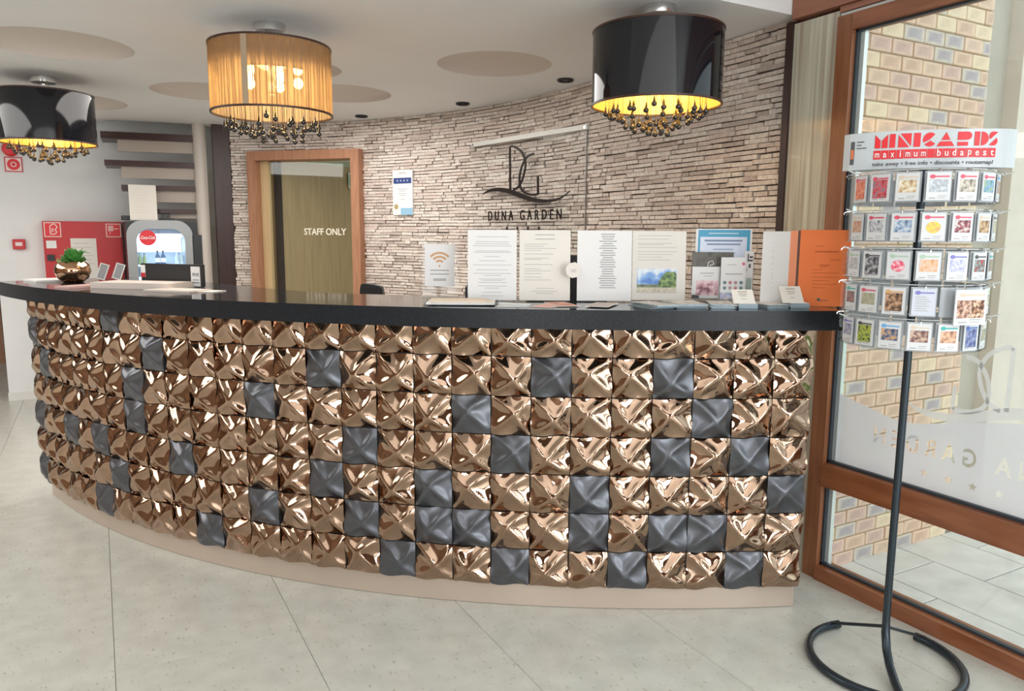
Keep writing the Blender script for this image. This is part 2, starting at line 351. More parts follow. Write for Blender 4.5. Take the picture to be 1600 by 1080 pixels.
# ceiling: low part (z = H) beyond Y = 2.35 with shallow round recesses and a stairwell hole; higher part in front
disks = [(1.96, 3.80, .31), (.69, 5.47, .33), (1.48, 5.08, .33), (1.03, 4.47, .27), (-.10, 4.50, .34), (-.13, 6.35, .40)]
stair_c, stair_r = (.62, 7.86), .74
vs = [(-4.6, 2.35), (XW + .1, 2.35), (3.1, 10.2), (-4.6, 10.2)]; es = [(0, 1), (1, 2), (2, 3), (3, 0)]
for cx_, cy_, r_d in disks + [(stair_c[0], stair_c[1], stair_r)]:
    n0 = len(vs); K = 64
    vs += [(cx_ + r_d * cos(2 * pi * i / K), cy_ + r_d * sin(2 * pi * i / K)) for i in range(K)]; es += [(n0 + i, n0 + (i + 1) % K) for i in range(K)]
out = geometry.delaunay_2d_cdt([Vector(v) for v in vs], es, [], 0, 1e-5)
holes = disks + [(stair_c[0], stair_c[1], stair_r)]
fs = []
for f in out[2]:
    c = sum((out[0][i] for i in f), Vector((0, 0))) / len(f)
    if not any(hypot(c.x - a, c.y - b) < r for a, b, r in holes): fs.append(tuple(f))
ce = MB(); slab2d(ce, [tuple(v) for v in out[0]], fs, lambda x, y, d: (x, y, H + d), .0)
ce.box(-4.6, 2.42, H + .2, 3.1, 6.9, H + .26)
ceil = S(ce.build('ceiling', CEIL))
for cx_, cy_, r_d in disks:
    prof = [(max(r_d * cos(t), 1e-4), H + .075 * sin(t) ** .8) for t in [pi / 2 * i / 8 for i in range(9)]]
    MB().lathe(prof, 64, (cx_, cy_)).build('round_recess', RECESS, ceil, smooth='all')
MB().lathe([(stair_r, H), (stair_r, H + .9), (1e-4, H + .9)], 48, stair_c).build('stairwell_shaft', PLASTER, ceil, smooth=True)
MB().box(-4.6, 2.349, H + .0005, XW + .04, 2.41, H2 + .05).build('bulkhead', CEIL, ceil)
MB().box(-4.75, -4.15, H2, XW + .1, 2.36, H2 + .06).build('upper_ceiling', CEIL, ceil)

# curved stone wall: dark backing + strips
DOOR_A = (36.4, 53.1); DOOR_TOP = 2.13
bk = MB()
def backing(s0, s1, z0, z1, n):
    for i in range(n):
        a, b = s0 + (s1 - s0) * i / n, s0 + (s1 - s0) * (i + 1) / n
        p, q, r, t = arc_pt(a), arc_pt(b), arc_pt(b, -.12), arc_pt(a, -.12)
        bk.add([(p[0], p[1], z0), (q[0], q[1], z0), (r[0], r[1], z0), (t[0], t[1], z0), (p[0], p[1], z1), (q[0], q[1], z1), (r[0], r[1], z1), (t[0], t[1], z1)],
               [(0, 1, 2, 3), (7, 6, 5, 4), (0, 4, 5, 1), (1, 5, 6, 2), (2, 6, 7, 3), (3, 7, 4, 0)])
backing(0, DOOR_A[0] + .8, 0, H + .03, 14); backing(DOOR_A[0] + .8, DOOR_A[1] - .8, DOOR_TOP - .03, H + .03, 8); backing(DOOR_A[1] - .8, 56.5, 0, H + .03, 2)
bk.box(2.68, 2.36, 0, 2.8, 4.0, H + .03)
rw = S(bk.build('wall_right', STONEBACK))
S_TOT = 1.62 + radians(56.2) * ARC_R
def wall_frame(s):                        # s along the wall from its right end -> point, tangent, inward normal
    if s < 1.62: return (2.68, 2.38 + s), (0, 1), (-1, 0)
    a = (s - 1.62) / ARC_R; return (ARC_C[0] + ARC_R * cos(a), ARC_C[1] + ARC_R * sin(a)), (-sin(a), cos(a)), (-cos(a), -sin(a))
rows = 100; hrow = H / rows; S_D0 = 1.62 + radians(DOOR_A[0]) * ARC_R; S_D1 = 1.62 + radians(DOOR_A[1]) * ARC_R
strips = []
for r in range(rows):
    z0 = r * hrow; s = -random.random() * .2
    while s < S_TOT:
        L = random.choice((.05, .08, .10, .13, .17, .21)) * random.uniform(.85, 1.15); a, b = max(s, 0), min(s + L - random.uniform(.002, .009), S_TOT); s += L
        if z0 < DOOR_TOP - .01:
            if a < S_D0 < b: b = S_D0
            if a < S_D1 < b: a = S_D1
            if a >= S_D0 - 1e-6 and b <= S_D1 + 1e-6: continue
        if b - a < .015: continue
        strips.append((a, b, z0 + random.uniform(.0006, .0036), z0 + hrow - random.uniform(.0006, .0036), random.uniform(.010, .024)))
def strip_into(mb, st, origin=None):
    a, b, z0, z1, d = st; vs = []
    for s_, tz in ((a, random.uniform(-.0015, .0015)), (b, random.uniform(-.0015, .0015))):
        p, t, n = wall_frame(s_)
        for dd in (-.004, d + random.uniform(-.002, .002)):
            for z in (z0 + tz, z1 + tz): vs.append((p[0] + n[0] * dd, p[1] + n[1] * dd, z))
    mb.add(vs, [(0, 1, 3, 2), (4, 6, 7, 5), (2, 3, 7, 6), (1, 5, 7, 3), (0, 2, 6, 4)])
near = sorted([i for i, st in enumerate(strips) if st[2] > 1.25 and st[0] < 2.1], key=lambda i: strips[i][0])[:300]
nearset = set(near); big = MB()
for i, st in enumerate(strips):
    if i in nearset:
        m = MB(); strip_into(m, st); m.build('stone_strip', STONES[random.choice((0, 0, 1, 2, 2, 3, 4))], rw)
    else:
        big.k = random.choice((0, 0, 1, 2, 2, 3, 4)); strip_into(big, st)
big.build('stone_strips', STONES, rw, kind='stuff')

# pier beside the window: veneer face, dark corner trim
S(MB().box(XW - .012, 2.345, 0, 2.70, 2.378, 2.335).build('trim_1', DARKW))
S(MB().box(XW, 2.125, 0, 2.74, 2.345, 2.325).build('wall_pier', VENEER))
S(MB().box(2.25, 7.6, 0, 4.6, 9.7, 0.02).build('office_floor', mat('office_floor_m', (.5, .45, .38), .5), kind='structure'))
of = MB(); of.box(1.22, 9.7, 0, 4.6, 9.8, 2.5); of.box(4.5, 6.0, 0, 4.6, 9.8, 2.5); of.box(1.22, 7.4, 2.45, 4.6, 9.8, 2.5)
S(of.build('wall_office', mat('office_wall', (.55, .58, .46), .8)))

# staff door in the curved wall
A0, A1 = arc_pt(DOOR_A[1]), arc_pt(DOOR_A[0]); DW = hypot(A1[0] - A0[0], A1[1] - A0[1]); DR = atan2(A1[1] - A0[1], A1[0] - A0[0])
door = S(MB().box(0, -.10, 0, .075, .10, DOOR_TOP).box(DW - .075, -.10, 0, DW, .10, DOOR_TOP).box(.075, -.10, DOOR_TOP - .075, DW - .075, .10, DOOR_TOP)
         .build('door_1', DOORFR, loc=(A0[0], A0[1], 0), rot=DR))
MB().box(.077, -.02, 0, .155, .02, DOOR_TOP - .077).build('door_jamb', JAMB, door)
MB().box(.157, .05, 0, .205, .10, DOOR_TOP - .077).build('gap_shade_strip', mat('gap_shade', (.02, .012, .01), .8), door)  # dark strip standing in for the shade inside the open gap
gl = MB().box(.16, -.004, .01, DW - .077, .004, DOOR_TOP - .08).build('glass_leaf', GLASS, door)
m = MB(); v2, f2, _ = text_tris('STAFF ONLY', .078, .40, .0012); slab2d(m, v2, f2, lambda x, y, d: (.475 + x, -.0045 - d, 1.438 + y), .002)
m.build('lettering', mat('pale_lettering', (.85, .80, .66), .5), gl)
p0, p1 = (1.385, 6.83), (2.36, 7.42); pl_ = hypot(p1[0] - p0[0], p1[1] - p0[1]); pr_ = atan2(p1[1] - p0[1], p1[0] - p0[0])
S(MB().box(0, 0, 0, pl_, .05, 2.085).build('wall_corridor', DOORW, loc=(p0[0], p0[1], 0), rot=pr_))

# ---------------------------------------------------------------- window wall
wn = S(MB().box(XW - .01, 2.055, 0, XW + .07, 2.125, 2.30).build('window_1', WOODH))
fr = MB(); Y0, Y1 = .62, 2.055
fr.box(XW - .012, Y0, 2.24, XW + .07, Y1, 2.30); fr.box(XW - .02, Y0, .415, XW + .07, Y1, .512); fr.box(XW - .02, Y0, -.001, XW + .07, Y1, .062)
fr.build('window_rail', WOOD, wn)
MB().box(XW - .01, .55, 0, XW + .07, .62, 2.30).build('window_post', WOODH, wn)
gk = MB()
for a, b in ((.512, 2.24), (.062, .415)):
    gk.box(XW + .012, Y0, a, XW + .03, Y1, a + .011); gk.box(XW + .012, Y0, b - .008, XW + .03, Y1, b); gk.box(XW + .012, Y1 - .01, a, XW + .03, Y1, b)
gk.build('gasket', GASKET, wn)
sp = MB()
for a, b in ((.512, 2.24), (.062, .415)): sp.box(XW + .03, Y1 - .028, a, XW + .05, Y1 - .001, b)
sp.build('spacer_bar', mat('bright_spacer', (.75, .82, .80), .3, .5), wn)
MB().box(XW + .032, Y0, .512, XW + .038, Y1, 2.24).build('pane', GLASS, wn)
MB().box(XW + .032, Y0, .062, XW + .038, Y1, .415).build('pane', GLASS, wn)
# frosted band with see-through lettering (read from outside) and frosted logo above it
tv, tf, te = text_tris('DUNA GARDEN', .090, .74, .0016, space=1.6); tv = [(1.12 + x, .648 + y) for x, y in tv]
fv = list(tv); fe = list(te); inside = [[tv[i] for i in f] for f in tf]
for k_, yy in enumerate((1.375, 1.465, 1.552, 1.645)):
    st = [(yy + (.017 if i % 2 == 0 else .0075) * sin(pi * i / 5), .580 + (.017 if i % 2 == 0 else .0075) * cos(pi * i / 5)) for i in range(10)]
    n0 = len(fv); fv += st; fe += [(n0 + i, n0 + (i + 1) % 10) for i in range(10)]; inside.append(st)
top = smooth_pts([(Y1 - .002, .815), (1.905, .781), (1.751, .753), (1.626, .772), (1.511, .802), (1.305, .840), (1.1, .84), (.85, .79), (Y0, .76)], 5)
n0 = len(fv); ring = top + [(Y0, .513), (Y1 - .002, .513)]; fv += ring; fe += [(n0 + i, n0 + (i + 1) % len(ring)) for i in range(len(ring))]
out = geometry.delaunay_2d_cdt([Vector(v) for v in fv], fe, [], 0, 1e-6)
def inpoly(p, poly):
    c = False; j = len(poly) - 1
    for i in range(len(poly)):
        if (poly[i][1] > p[1]) != (poly[j][1] > p[1]) and p[0] < (poly[j][0] - poly[i][0]) * (p[1] - poly[i][1]) / (poly[j][1] - poly[i][1]) + poly[i][0]: c = not c
        j = i
    return c
ff = []
for f in out[2]:
    c = sum((out[0][i] for i in f), Vector((0, 0))) / len(f)
    if inpoly(c, ring) and not any(inpoly(c, q) for q in inside): ff.append(tuple(f))
m = MB(); slab2d(m, [tuple(v) for v in out[0]], ff, lambda x, y, d: (XW + .031 - d, x, y), 0); m.build('frosted_band', FROST, wn)

LOGO = dict(stem=[(.467, 1.752), (.459, 2.045)], D=[(.459, 2.043), (.50, 2.043), (.58, 2.006), (.623, 1.953), (.633, 1.903), (.606, 1.827), (.559, 1.772), (.50, 1.752)],
            G=[(.719, 1.978), (.65, 1.962), (.60, 1.912), (.572, 1.85), (.572, 1.793), (.598, 1.748), (.654, 1.722), (.723, 1.712), (.770, 1.715)], gbar=[(.770, 1.712), (.766, 1.828)],
            swoosh=[(.138, 1.737), (.20, 1.755), (.284, 1.763), (.387, 1.757), (.486, 1.738), (.60, 1.708), (.72, 1.680), (.836, 1.667), (.95, 1.672), (1.02, 1.690), (1.085, 1.722)])
def logo(mb, fn, k=1.0, wid=1.0, th=.01):
    for key, ww in (('stem', .016), ('D', .014), ('G', .014), ('gbar', .016)):
        p = LOGO[key]; p = smooth_pts(p, 5) if len(p) > 2 else p
        v, f = stroke(p, ww * wid); slab2d(mb, v, f, fn, th)
    p = smooth_pts(LOGO['swoosh'], 4); n = len(p); v, f = stroke(p, [max(.004, .032 * sin(pi * (i / (n - 1)) ** .8)) * wid for i in range(n)]); slab2d(mb, v, f, fn, th)
m = MB()
def win_fn(x, y, d): return (XW + .0305 - d, 1.378 + (x - .465) * .60, .868 + (y - 1.752) * .745)
logo(m, win_fn, wid=1.7, th=0); m.build('frosted_logo', FROSTL, wn)
# upper rails / fascia
S(MB().box(XW - .02, -4.0, 2.34, XW + .06, 2.345, H2).build('trim_2', WOODF))
S(MB().box(XW - .006, -4.0, 2.316, XW + .06, 2.12, 2.338).build('trim_3', WOODF))
S(MB().box(XW + .002, -4.0, 2.302, XW + .06, 2.12, 2.314).build('trim_4', ALU))
# further bays towards and behind the camera
yb = .55; n_ = 6
while yb > -3.9:
    y2 = max(yb - 1.5, -4.0); m = MB()
    m.box(XW - .01, y2, 0, XW + .07, y2 + .07, 2.30).box(XW - .01, y2, 2.24, XW + .07, yb, 2.30).box(XW - .01, y2, .415, XW + .07, yb, .512).box(XW - .01, y2, 0, XW + .07, yb, .062)
    wb = S(m.build('window_%d' % n_, WOOD)); MB().box(XW + .032, y2 + .07, .06, XW + .038, yb, 2.24).build('pane', GLASS, wb); yb = y2; n_ += 1

# ---------------------------------------------------------------- outside
gr = S(MB().box(XW + .06, -6, -.15, 14, 14, -.03).build('ground', GROUT)); S(MB().box(6.0, -6, -.03, 14, 14, -.01).build('lawn', LAWN))
pm = {}
for k in range(9):
    x0 = XW + .075 + (k - 1) * .325 + .21; x1 = x0 + .325; x0 = max(x0, XW + .075)
    if x1 - x0 < .04: continue
    y = 1.70 - (k % 2) * .79 + [0, .21, 0, .21, .3, .1, .5, 0, .2][k] - 3.2
    while y < 2.09:
        a, b = max(y, -2.2), min(y + .8, 2.1)
        if b - a > .05:
            key = (round(x1 - x0, 3), round(b - a, 3))
            if key not in pm: pm[key] = MB().box(.003, .003, -.03, key[0] - .003, key[1] - .003, 0).mesh('paving_slab', PAVE, bevel=.002)
            inst('paving_slab', pm[key], gr, (x0, a, 0))
        y += .8
bw = S(MB().box(XW + .075, 2.102, -.1, 3.59, 2.30, 3.3).build('wall_brick', MORTAR))
bz = 0; r = 0; bh, bl, jt = .0575, .132, .007
bm_cache = {}
while bz < 3.25:
    x = XW + .08 - (bl + jt) * (.5 if r % 2 else 0) - .07
    while x < 3.59:
        a, b = max(x, XW + .078), min(x + bl, 3.59)
        if b - a > .03:
            key = round(b - a, 3)
            if key not in bm_cache: bm_cache[key] = MB().box(0, 0, 0, key, .03, bh).mesh('brick', BRICKS[0], bevel=.003)
            inst('brick', bm_cache[key], bw, (a, 2.09 + random.uniform(-.002, .002), bz), m=random.choice(BRICKS))
        x += bl + jt
    bz += bh + jt; r += 1
S(MB().box(3.59, 2.12, -.1, 3.78, 2.34, 3.3).build('wall_outer_pilaster', RENDERG))
S(MB().box(3.78, 2.05, -.1, 6.0, 2.34, 3.3).build('wall_outer', RENDER))

# ---------------------------------------------------------------- the curved reception counter
def ccurve(n, sub=1):                     # plan curve of the tiled front, from its right end to its left end (room axes)
    x, y = 1.1204, 2.7818; ds = .15 / (8 * sub) * sub; pts = []
    ds = .15 / 8
    def head(s): return -.0999 + .1498 * s + .0371 * s * s - .0048 * s ** 3
    pts.append((x, y, head(0), 0.0))
    for i in range(n * 8):
        s = (i + .5) * ds; a = head(s); x -= cos(a) * ds; y += sin(a) * ds; pts.append((x, y, head((i + 1) * ds), (i + 1) * ds))
    return pts
NCOL = 27
CP = ccurve(NCOL + 1)
def off_pt(p, d):                         # d > 0: outwards (towards the visitor)
    x, y, a, s = p; return cf(x - sin(a) * d, y - cos(a) * d)
counter = thing('reception_counter', 'long curved reception counter clad in bronze and grey pillow tiles', 'counter', (*off_pt(CP[100], -.15), 0))
CO = counter.location
def loc_(p): return (p[0] - CO.x, p[1] - CO.y)
used = CP[:NCOL * 8 + 1]
MB().prism([loc_(off_pt(p, -.006)) for p in used[::4]] + [loc_(off_pt(p, -.16)) for p in reversed(used[::4])], .10, 1.118).build('carcass', CARC, counter)
MB().prism([loc_(off_pt(p, -.028)) for p in used[::2]] + [loc_(off_pt(p, -.15)) for p in reversed(used[::2])], .002, .102).build('kick_plate', KICK, counter)
def tile_relief(var):
    n = 20; px, pz = [(-.22, .20), (.26, .14), (-.16, -.24), (.18, -.18)][var]; g = []; sgn = 1 if var % 2 else -1
    for j in range(n + 1):
        row = []
        for i in range(n + 1):
            u, v = -1 + 2 * i / n, -1 + 2 * j / n; qx, qz = u - px, v - pz
            rad = max(abs(u), abs(v)); tw = sgn * .20 * (1 - rad); qx, qz = qx * cos(tw) - qz * sin(tw), qx * sin(tw) + qz * cos(tw)
            gx = qx / (1 - px) if qx > 0 else -qx / (1 + px); gz = qz / (1 - pz) if qz > 0 else -qz / (1 + pz)
            g1, g2 = max(gx, gz, 1e-6), min(gx, gz); g1 = min(g1, 1); k = min(1, max(0, g2 / g1)) ** 3
            # pillow body, sagging faces between the raised ridges
            body = 1 - g1 ** (1.15 + 1.1 * k); body *= .76 + .24 * k; sag = -.11 * (1 - k) * sin(pi * g1)
            edge = sgn * .0070 * (sin(pi * u) * abs(v) ** 3 * (1 if v > 0 else -1) + sin(pi * v) * abs(u) ** 3 * (1 if u > 0 else -1))
            row.append(.040 * max(body + sag, -.05) * (1 - rad ** 10) + edge + .007)
        g.append(row)
    for _ in range(3):
        g2_ = [r[:] for r in g]
        for j in range(1, n):
            for i in range(1, n): g2_[j][i] = .4 * g[j][i] + .15 * (g[j - 1][i] + g[j + 1][i] + g[j][i - 1] + g[j][i + 1])
        g = g2_
    hw = .0731; vs = []
    for j in range(n + 1):
        for i in range(n + 1):
            u, v = -1 + 2 * i / n, -1 + 2 * j / n
            wx = .0017 * sin(pi * v) * abs(u) ** 4 * sgn; wz = .0017 * sin(pi * u) * abs(v) ** 4
            vs.append((hw * u + wx, -g[j][i], .075 + hw * v + wz))
    fs = [(j * (n + 1) + i, j * (n + 1) + i + 1, (j + 1) * (n + 1) + i + 1, (j + 1) * (n + 1) + i) for j in range(n) for i in range(n)]
    ring = [i for i in range(n + 1)] + [j * (n + 1) + n for j in range(1, n + 1)] + [n * (n + 1) + i for i in range(n - 1, -1, -1)] + [j * (n + 1) for j in range(n - 1, 0, -1)]
    b0 = len(vs); vs += [(vs[i][0] * .985, .008, .075 + (vs[i][2] - .075) * .985) for i in ring]; L = len(ring)
    fs += [(ring[(k + 1) % L], ring[k], b0 + k, b0 + (k + 1) % L) for k in range(L)]
    return vs, fs
def tile_mesh(var, cut):
    vs, fs = tile_relief(var); me = bpy.data.meshes.new('tile'); me.from_pydata(vs, [], fs)
    if cut:
        bm = bmesh.new(); bm.from_mesh(me); bmesh.ops.bisect_plane(bm, geom=bm.verts[:] + bm.edges[:] + bm.faces[:], plane_co=(0, 0, .1195), plane_no=(0, 0, 1), clear_outer=True); bm.to_mesh(me); bm.free()
    me.materials.append(BRONZE); me.polygons.foreach_set('use_smooth', [True] * len(me.polygons)); me.set_sharp_from_angle(angle=radians(60)); return me
TM = [[tile_mesh(v, c) for v in range(4)] for c in (0, 1)]
GREY = {1: (20,), 2: (3, 6, 12, 18, 26), 3: (2, 8, 14, 19, 25), 4: (1, 3, 7, 11, 19), 5: (0, 5, 9, 12, 17, 21, 23, 26), 6: (2, 3, 5, 8, 9, 11, 14, 20), 7: (1, 4, 7, 10, 16, 21, 26)}
tr = random.Random(3)
for row in range(1, 8):
    for col in range(NCOL):
        a, b = CP[col * 8], CP[col * 8 + 8]; pa, pb = off_pt(a, 0), off_pt(b, 0); rz = atan2(pa[1] - pb[1], pa[0] - pb[0])
        grey = col in GREY[row]
        o = inst('tile', TM[1 if row == 1 else 0][tr.randrange(4)], counter, ((pa[0] + pb[0]) / 2 - CO.x, (pa[1] + pb[1]) / 2 - CO.y, .10 + (7 - row) * .15), (0, 0, rz), m=MATTE if grey else None)
        if grey: o['label'] = 'matte grey pillow tile'
# granite worktop
def smst(t): t = max(0, min(1, t)); return t * t * (3 - 2 * t)
def inner(s): return -(.36 + .24 * smst((s - 1.9) / 1.4))
ext0 = (1.1204 + .035, 2.7818 + .0035, -.0999, 0); tp = [ext0] + CP[:NCOL * 8 + 3]
outl = [off_pt(p, .135) for p in tp[::3]] + [off_pt(p, inner(p[3])) for p in reversed(tp[::3])]
WT = outl[0]
wt = MB(); n = len(outl); wt.add([(x, y, 1.12) for x, y in outl] + [(x, y, 1.187) for x, y in outl], [(i, (i + 1) % n, n + (i + 1) % n, n + i) for i in range(n)]); wt.k = 1
half = n // 2
wt.add([(x, y, 1.190) for x, y in outl], [(i, i + 1, n - 2 - i, n - 1 - i) for i in range(half - 1)])
wt.add([(x, y, 1.12) for x, y in outl], [(n - 1 - i, n - 2 - i, i + 1, i) for i in range(half - 1)]); wt.k = 0
wt.add([(x, y, 1.187) for x, y in outl] + [(x, y, 1.190) for x, y in outl], [(i, (i + 1) % n, n + (i + 1) % n, n + i) for i in range(n)])
T(wt.build('worktop', [GRANEDGE, GRANITE]), 'long curved polished dark granite worktop lying on the tiled counter', 'worktop')
# lower desk behind the counter
dk = [p for p in CP[16:NCOL * 8 - 40:6]]
T(MB().prism([off_pt(p, -.17) for p in dk] + [off_pt(p, -.85) for p in reversed(dk)], .71, .74).build('desk_top', JAMB), 'low wooden desk running behind the tall reception counter', 'desk')

# ---------------------------------------------------------------- chandeliers
def chandelier(label, x, y, lit, seed, power):
    t = thing('drum_chandelier', label, 'ceiling lamp', (x, y, H), 0, 'three drum chandeliers with crystal drops')
    R = .262; zt, zb = -.10, -.385; rr = random.Random(seed)
    MB().lathe([(1e-4, -.045), (.055, -.045), (.068, -.035), (.07, -.004), (.07, 0)], 32).build('ceiling_rose', CHROME, t, smooth=True)
    MB().tube([(0, 0, -.04), (0, 0, -.30)], .012, 10).lathe([(1e-4, -.062), (.03, -.062), (.03, -.045)], 16).build('stem', CHROME, t, smooth=True)
    for k in range(3):
        a = 2 * pi * k / 3 + seed; MB().tube([(.02 * cos(a), .02 * sin(a), -.06), (.12 * cos(a), .12 * sin(a), -.09), (R * cos(a) * .99, R * sin(a) * .99, zt - .01)], .003, 6).build('shade_arm', CHROME, t, smooth=True)
    if lit == 'gold':
        MB().lathe([(R, zt), (R, zb)], 72).build('shade', VEIL, t, smooth='all')
        th = MB()
        for k in range(90):
            a = 2 * pi * (k + rr.random() * .7) / 90; q = R - .004; w_ = .0012 + .0012 * rr.random(); ta = Vector((-sin(a), cos(a), 0)) * w_
            c0 = Vector((q * cos(a), q * sin(a), 0)); th.add([c0 - ta + Vector((0, 0, zb)), c0 + ta + Vector((0, 0, zb)), c0 + ta + Vector((0, 0, zt)), c0 - ta + Vector((0, 0, zt))], [(0, 1, 2, 3)])
        th.build('vertical_threads', mat('gold_thread', (.55, .36, .16), .5), t, kind='stuff')
        a = radians(-150 + 22); MB().lathe([(R + .001, zt), (R + .001, zb), (R - .001, zb), (R - .001, zt)], 2, (0, 0), a, a + .10).build('shade_seam', mat('seam_tape', (.40, .30, .20), .6), t)
    else:
        MB().lathe([(R, zt), (R, zb)], 96).build('shade', SHADEB, t, smooth='all')
        MB().lathe([(R - .003, zb), (R - .003, zt)], 96).build('shade_lining', GOLD, t, smooth='all')
    for z in (zt, zb): MB().lathe([(R + .0025, z - .004), (R + .0025, z + .004), (R - .005, z + .004), (R - .005, z - .004)], 72, closed=True).build('rim_trim', TRIM, t, smooth=True)
    MB().lathe([(1e-4, -.215), (.20, -.215), (.205, -.210), (.20, -.205), (1e-4, -.205)], 48).build('hanging_plate', CHROME, t, smooth=True)
    for k in range(5):
        a = 2 * pi * k / 5 + .3 + seed; b = MB().ball((.115 * cos(a), .115 * sin(a), -.245), .021, 12, 8, 1.2); b.build('bulb', BULB, t, smooth='all')
    l = bpy.data.lights.new('bulb_light', 'POINT'); l.energy = power; l.color = (1, .72, .36); l.shadow_soft_size = .08
    lo = bpy.data.objects.new('bulb_light', l); C.objects.link(lo); lo.parent = t; lo.location = (0, 0, -.30)
    MB().lathe([(1e-4, zt - .004), (R - .004, zt - .004), (R - .004, zt - .007), (1e-4, zt - .007)], 64).build('top_diffuser', mat('diffuser_fabric', (.55, .53, .50), .8), t, smooth=True)
    rings = [(0, 1), (.05, 6), (.095, 10), (.14, 14), (.185, 18), (.205, 14)]
    cm = {}
    for q, (r, nn) in enumerate(rings):
        for k in range(nn):
            a = 2 * pi * k / nn + q * .35 + rr.uniform(-.06, .06); zb_ = -.505 + .085 * (r / .2) ** 1.1 + rr.uniform(-.012, .012)
            key = round(zb_, 2)
            if lit == 'gold': key = round(-.50 + rr.uniform(0, .055) + (.03 if r > .15 else 0), 2)
            if key not in cm:
                m = MB(); m.ball((0, 0, key), .0115, 8, 6).tube([(0, 0, key + .01), (0, 0, key + .03)], [.006, .0015], 5, False); m.k = 1; m.tube([(0, 0, key + .02), (0, 0, -.215)], .0009, 3, False); cm[key] = m.mesh('crystal', [CRYST, STRINGM], 'all')
            inst('crystal', cm[key], t, (r * cos(a), r * sin(a), 0))
    return t
chandelier('black drum chandelier over the right end of the counter, nearest the window', 2.049, 2.53, 'black', 1, 2.2)
chandelier('gold see-through drum chandelier with visible lit bulbs, over the counter middle', .734, 3.588, 'gold', 2, 3.6)
chandelier('black drum chandelier at far left, over the vase end of the counter', -.211, 5.439, 'black', 3, 2.2)
for x, y, lab in ((2.50, 3.93, 'dark ring downlight in the ceiling beside the right chandelier'), (2.32, 4.98, 'dark ring downlight in the ceiling above the wall logo'), (1.88, 5.90, 'dark ring downlight in the ceiling above the certificate')):
    t = thing('downlight', lab, 'downlight', (x, y, H), 0, 'ceiling downlights by the stone wall')
    MB().lathe([(.046, 0), (.050, -.006), (.046, -.014), (.036, -.012), (.034, 0)], 28).build('ring', BLACKP, t, smooth=True)
    MB().lathe([(1e-4, -.002), (.035, -.002)], 20).build('lens', mat('downlight_lens', (.35, .33, .3), .2), t)

# ---------------------------------------------------------------- glass logo panel on the stone wall
P1 = (2.47, 5.13); P2 = (2.65, 3.95); PL = hypot(P2[0] - P1[0], P2[1] - P1[1]); PR = atan2(P2[1] - P1[1], P2[0] - P1[0])
lp = thing('logo_panel', 'clear glass panel with dark DUNA GARDEN lettering and monogram on the stone wall', 'sign', (P1[0], P1[1], 1.2), PR)
zz = 1.2
MB().box(0, 0, .02, 1.225, .006, .90).build('glass_sheet', ACRYL, lp)
MB().box(0, -.012, .882, 1.235, .02, .912).build('top_rail', mat('pale_rail', (.66, .66, .62), .4, .1), lp)
MB().box(1.222, -.004, .02, 1.226, .008, .90).build('glass_edge', mat('glass_edge_grey', (.28, .27, .25), .3), lp)
MB().tube([(1.215, -.014, .895), (1.215, .05, .895)], .009, 10).tube([(.02, -.014, .895), (.02, .05, .895)], .009, 10).build('standoff', CHROME, lp, smooth=True)
m = MB(); logo(m, lambda x, y, d: (x, -.003 - d, y - zz), th=.008); m.build('monogram', IRON, lp)
m = MB(); v2, f2, _ = text_tris('DUNA GARDEN', .096, .80, .0004, space=1.75); slab2d(m, v2, f2, lambda x, y, d: (.206 + x, -.003 - d, 1.548 - zz + y), .006); m.build('lettering', IRON, lp)
m = MB()
for k in range(4):
    c = .43 + .117 * k; st = [(c + (.016 if i % 2 == 0 else .007) * sin(pi * i / 5), 1.492 - zz + (.016 if i % 2 == 0 else .007) * cos(pi * i / 5)) for i in range(10)]
    slab2d(m, st + [(c, 1.492 - zz)], [(i, 10, (i + 1) % 10)[::-1] for i in range(10)], lambda x, y, d: (x, -.003 - d, y), .005)
m.build('stars', IRON, lp)
# certificate board
a0, a1 = arc_pt(31.5, .035), arc_pt(28.3, .035); cr = atan2(a1[1] - a0[1], a1[0] - a0[0]); cl = hypot(a1[0] - a0[0], a1[1] - a0[1])
ct = thing('certificate', 'small white certificate with blue star band hanging on the stone wall beside the staff door', 'certificate', (a0[0], a0[1], 1.60), cr)
MB().box(0, 0, 0, cl, .012, .35).build('board', WHITE, ct)
MB().box(.01, -.001, .245, cl - .01, 0, .290).build('blue_band', mat('navy_print', (.03, .06, .22), .5), ct)
m = MB()
for k in range(4): m.box(cl * (.25 + .17 * k) - .006, -.002, .262, cl * (.25 + .17 * k) + .006, -.001, .274)
m.build('stars', mat('pale_print', (.5, .55, .7), .5), ct)
m = MB()
for z_, w_ in ((.33, .3), (.322, .45), (.20, .5), (.185, .35), (.165, .4), (.15, .3), (.12, .2)): m.box(cl * (.5 - w_ / 2), -.001, z_, cl * (.5 + w_ / 2), 0, z_ + .004)
m.build('print', INK, ct)
MB().box(cl * .4, -.001, .0, cl, 0, .055).build('blue_corner', mat('sky_print', (.30, .52, .70), .5), ct)
MB().lathe([(1e-4, 0), (.021, 0)], 20).build('gold_seal', mat('gold_seal_m', (.55, .45, .22), .4, .3), ct, loc=(.035, -.002, .065), rot=(pi / 2, 0, 0))

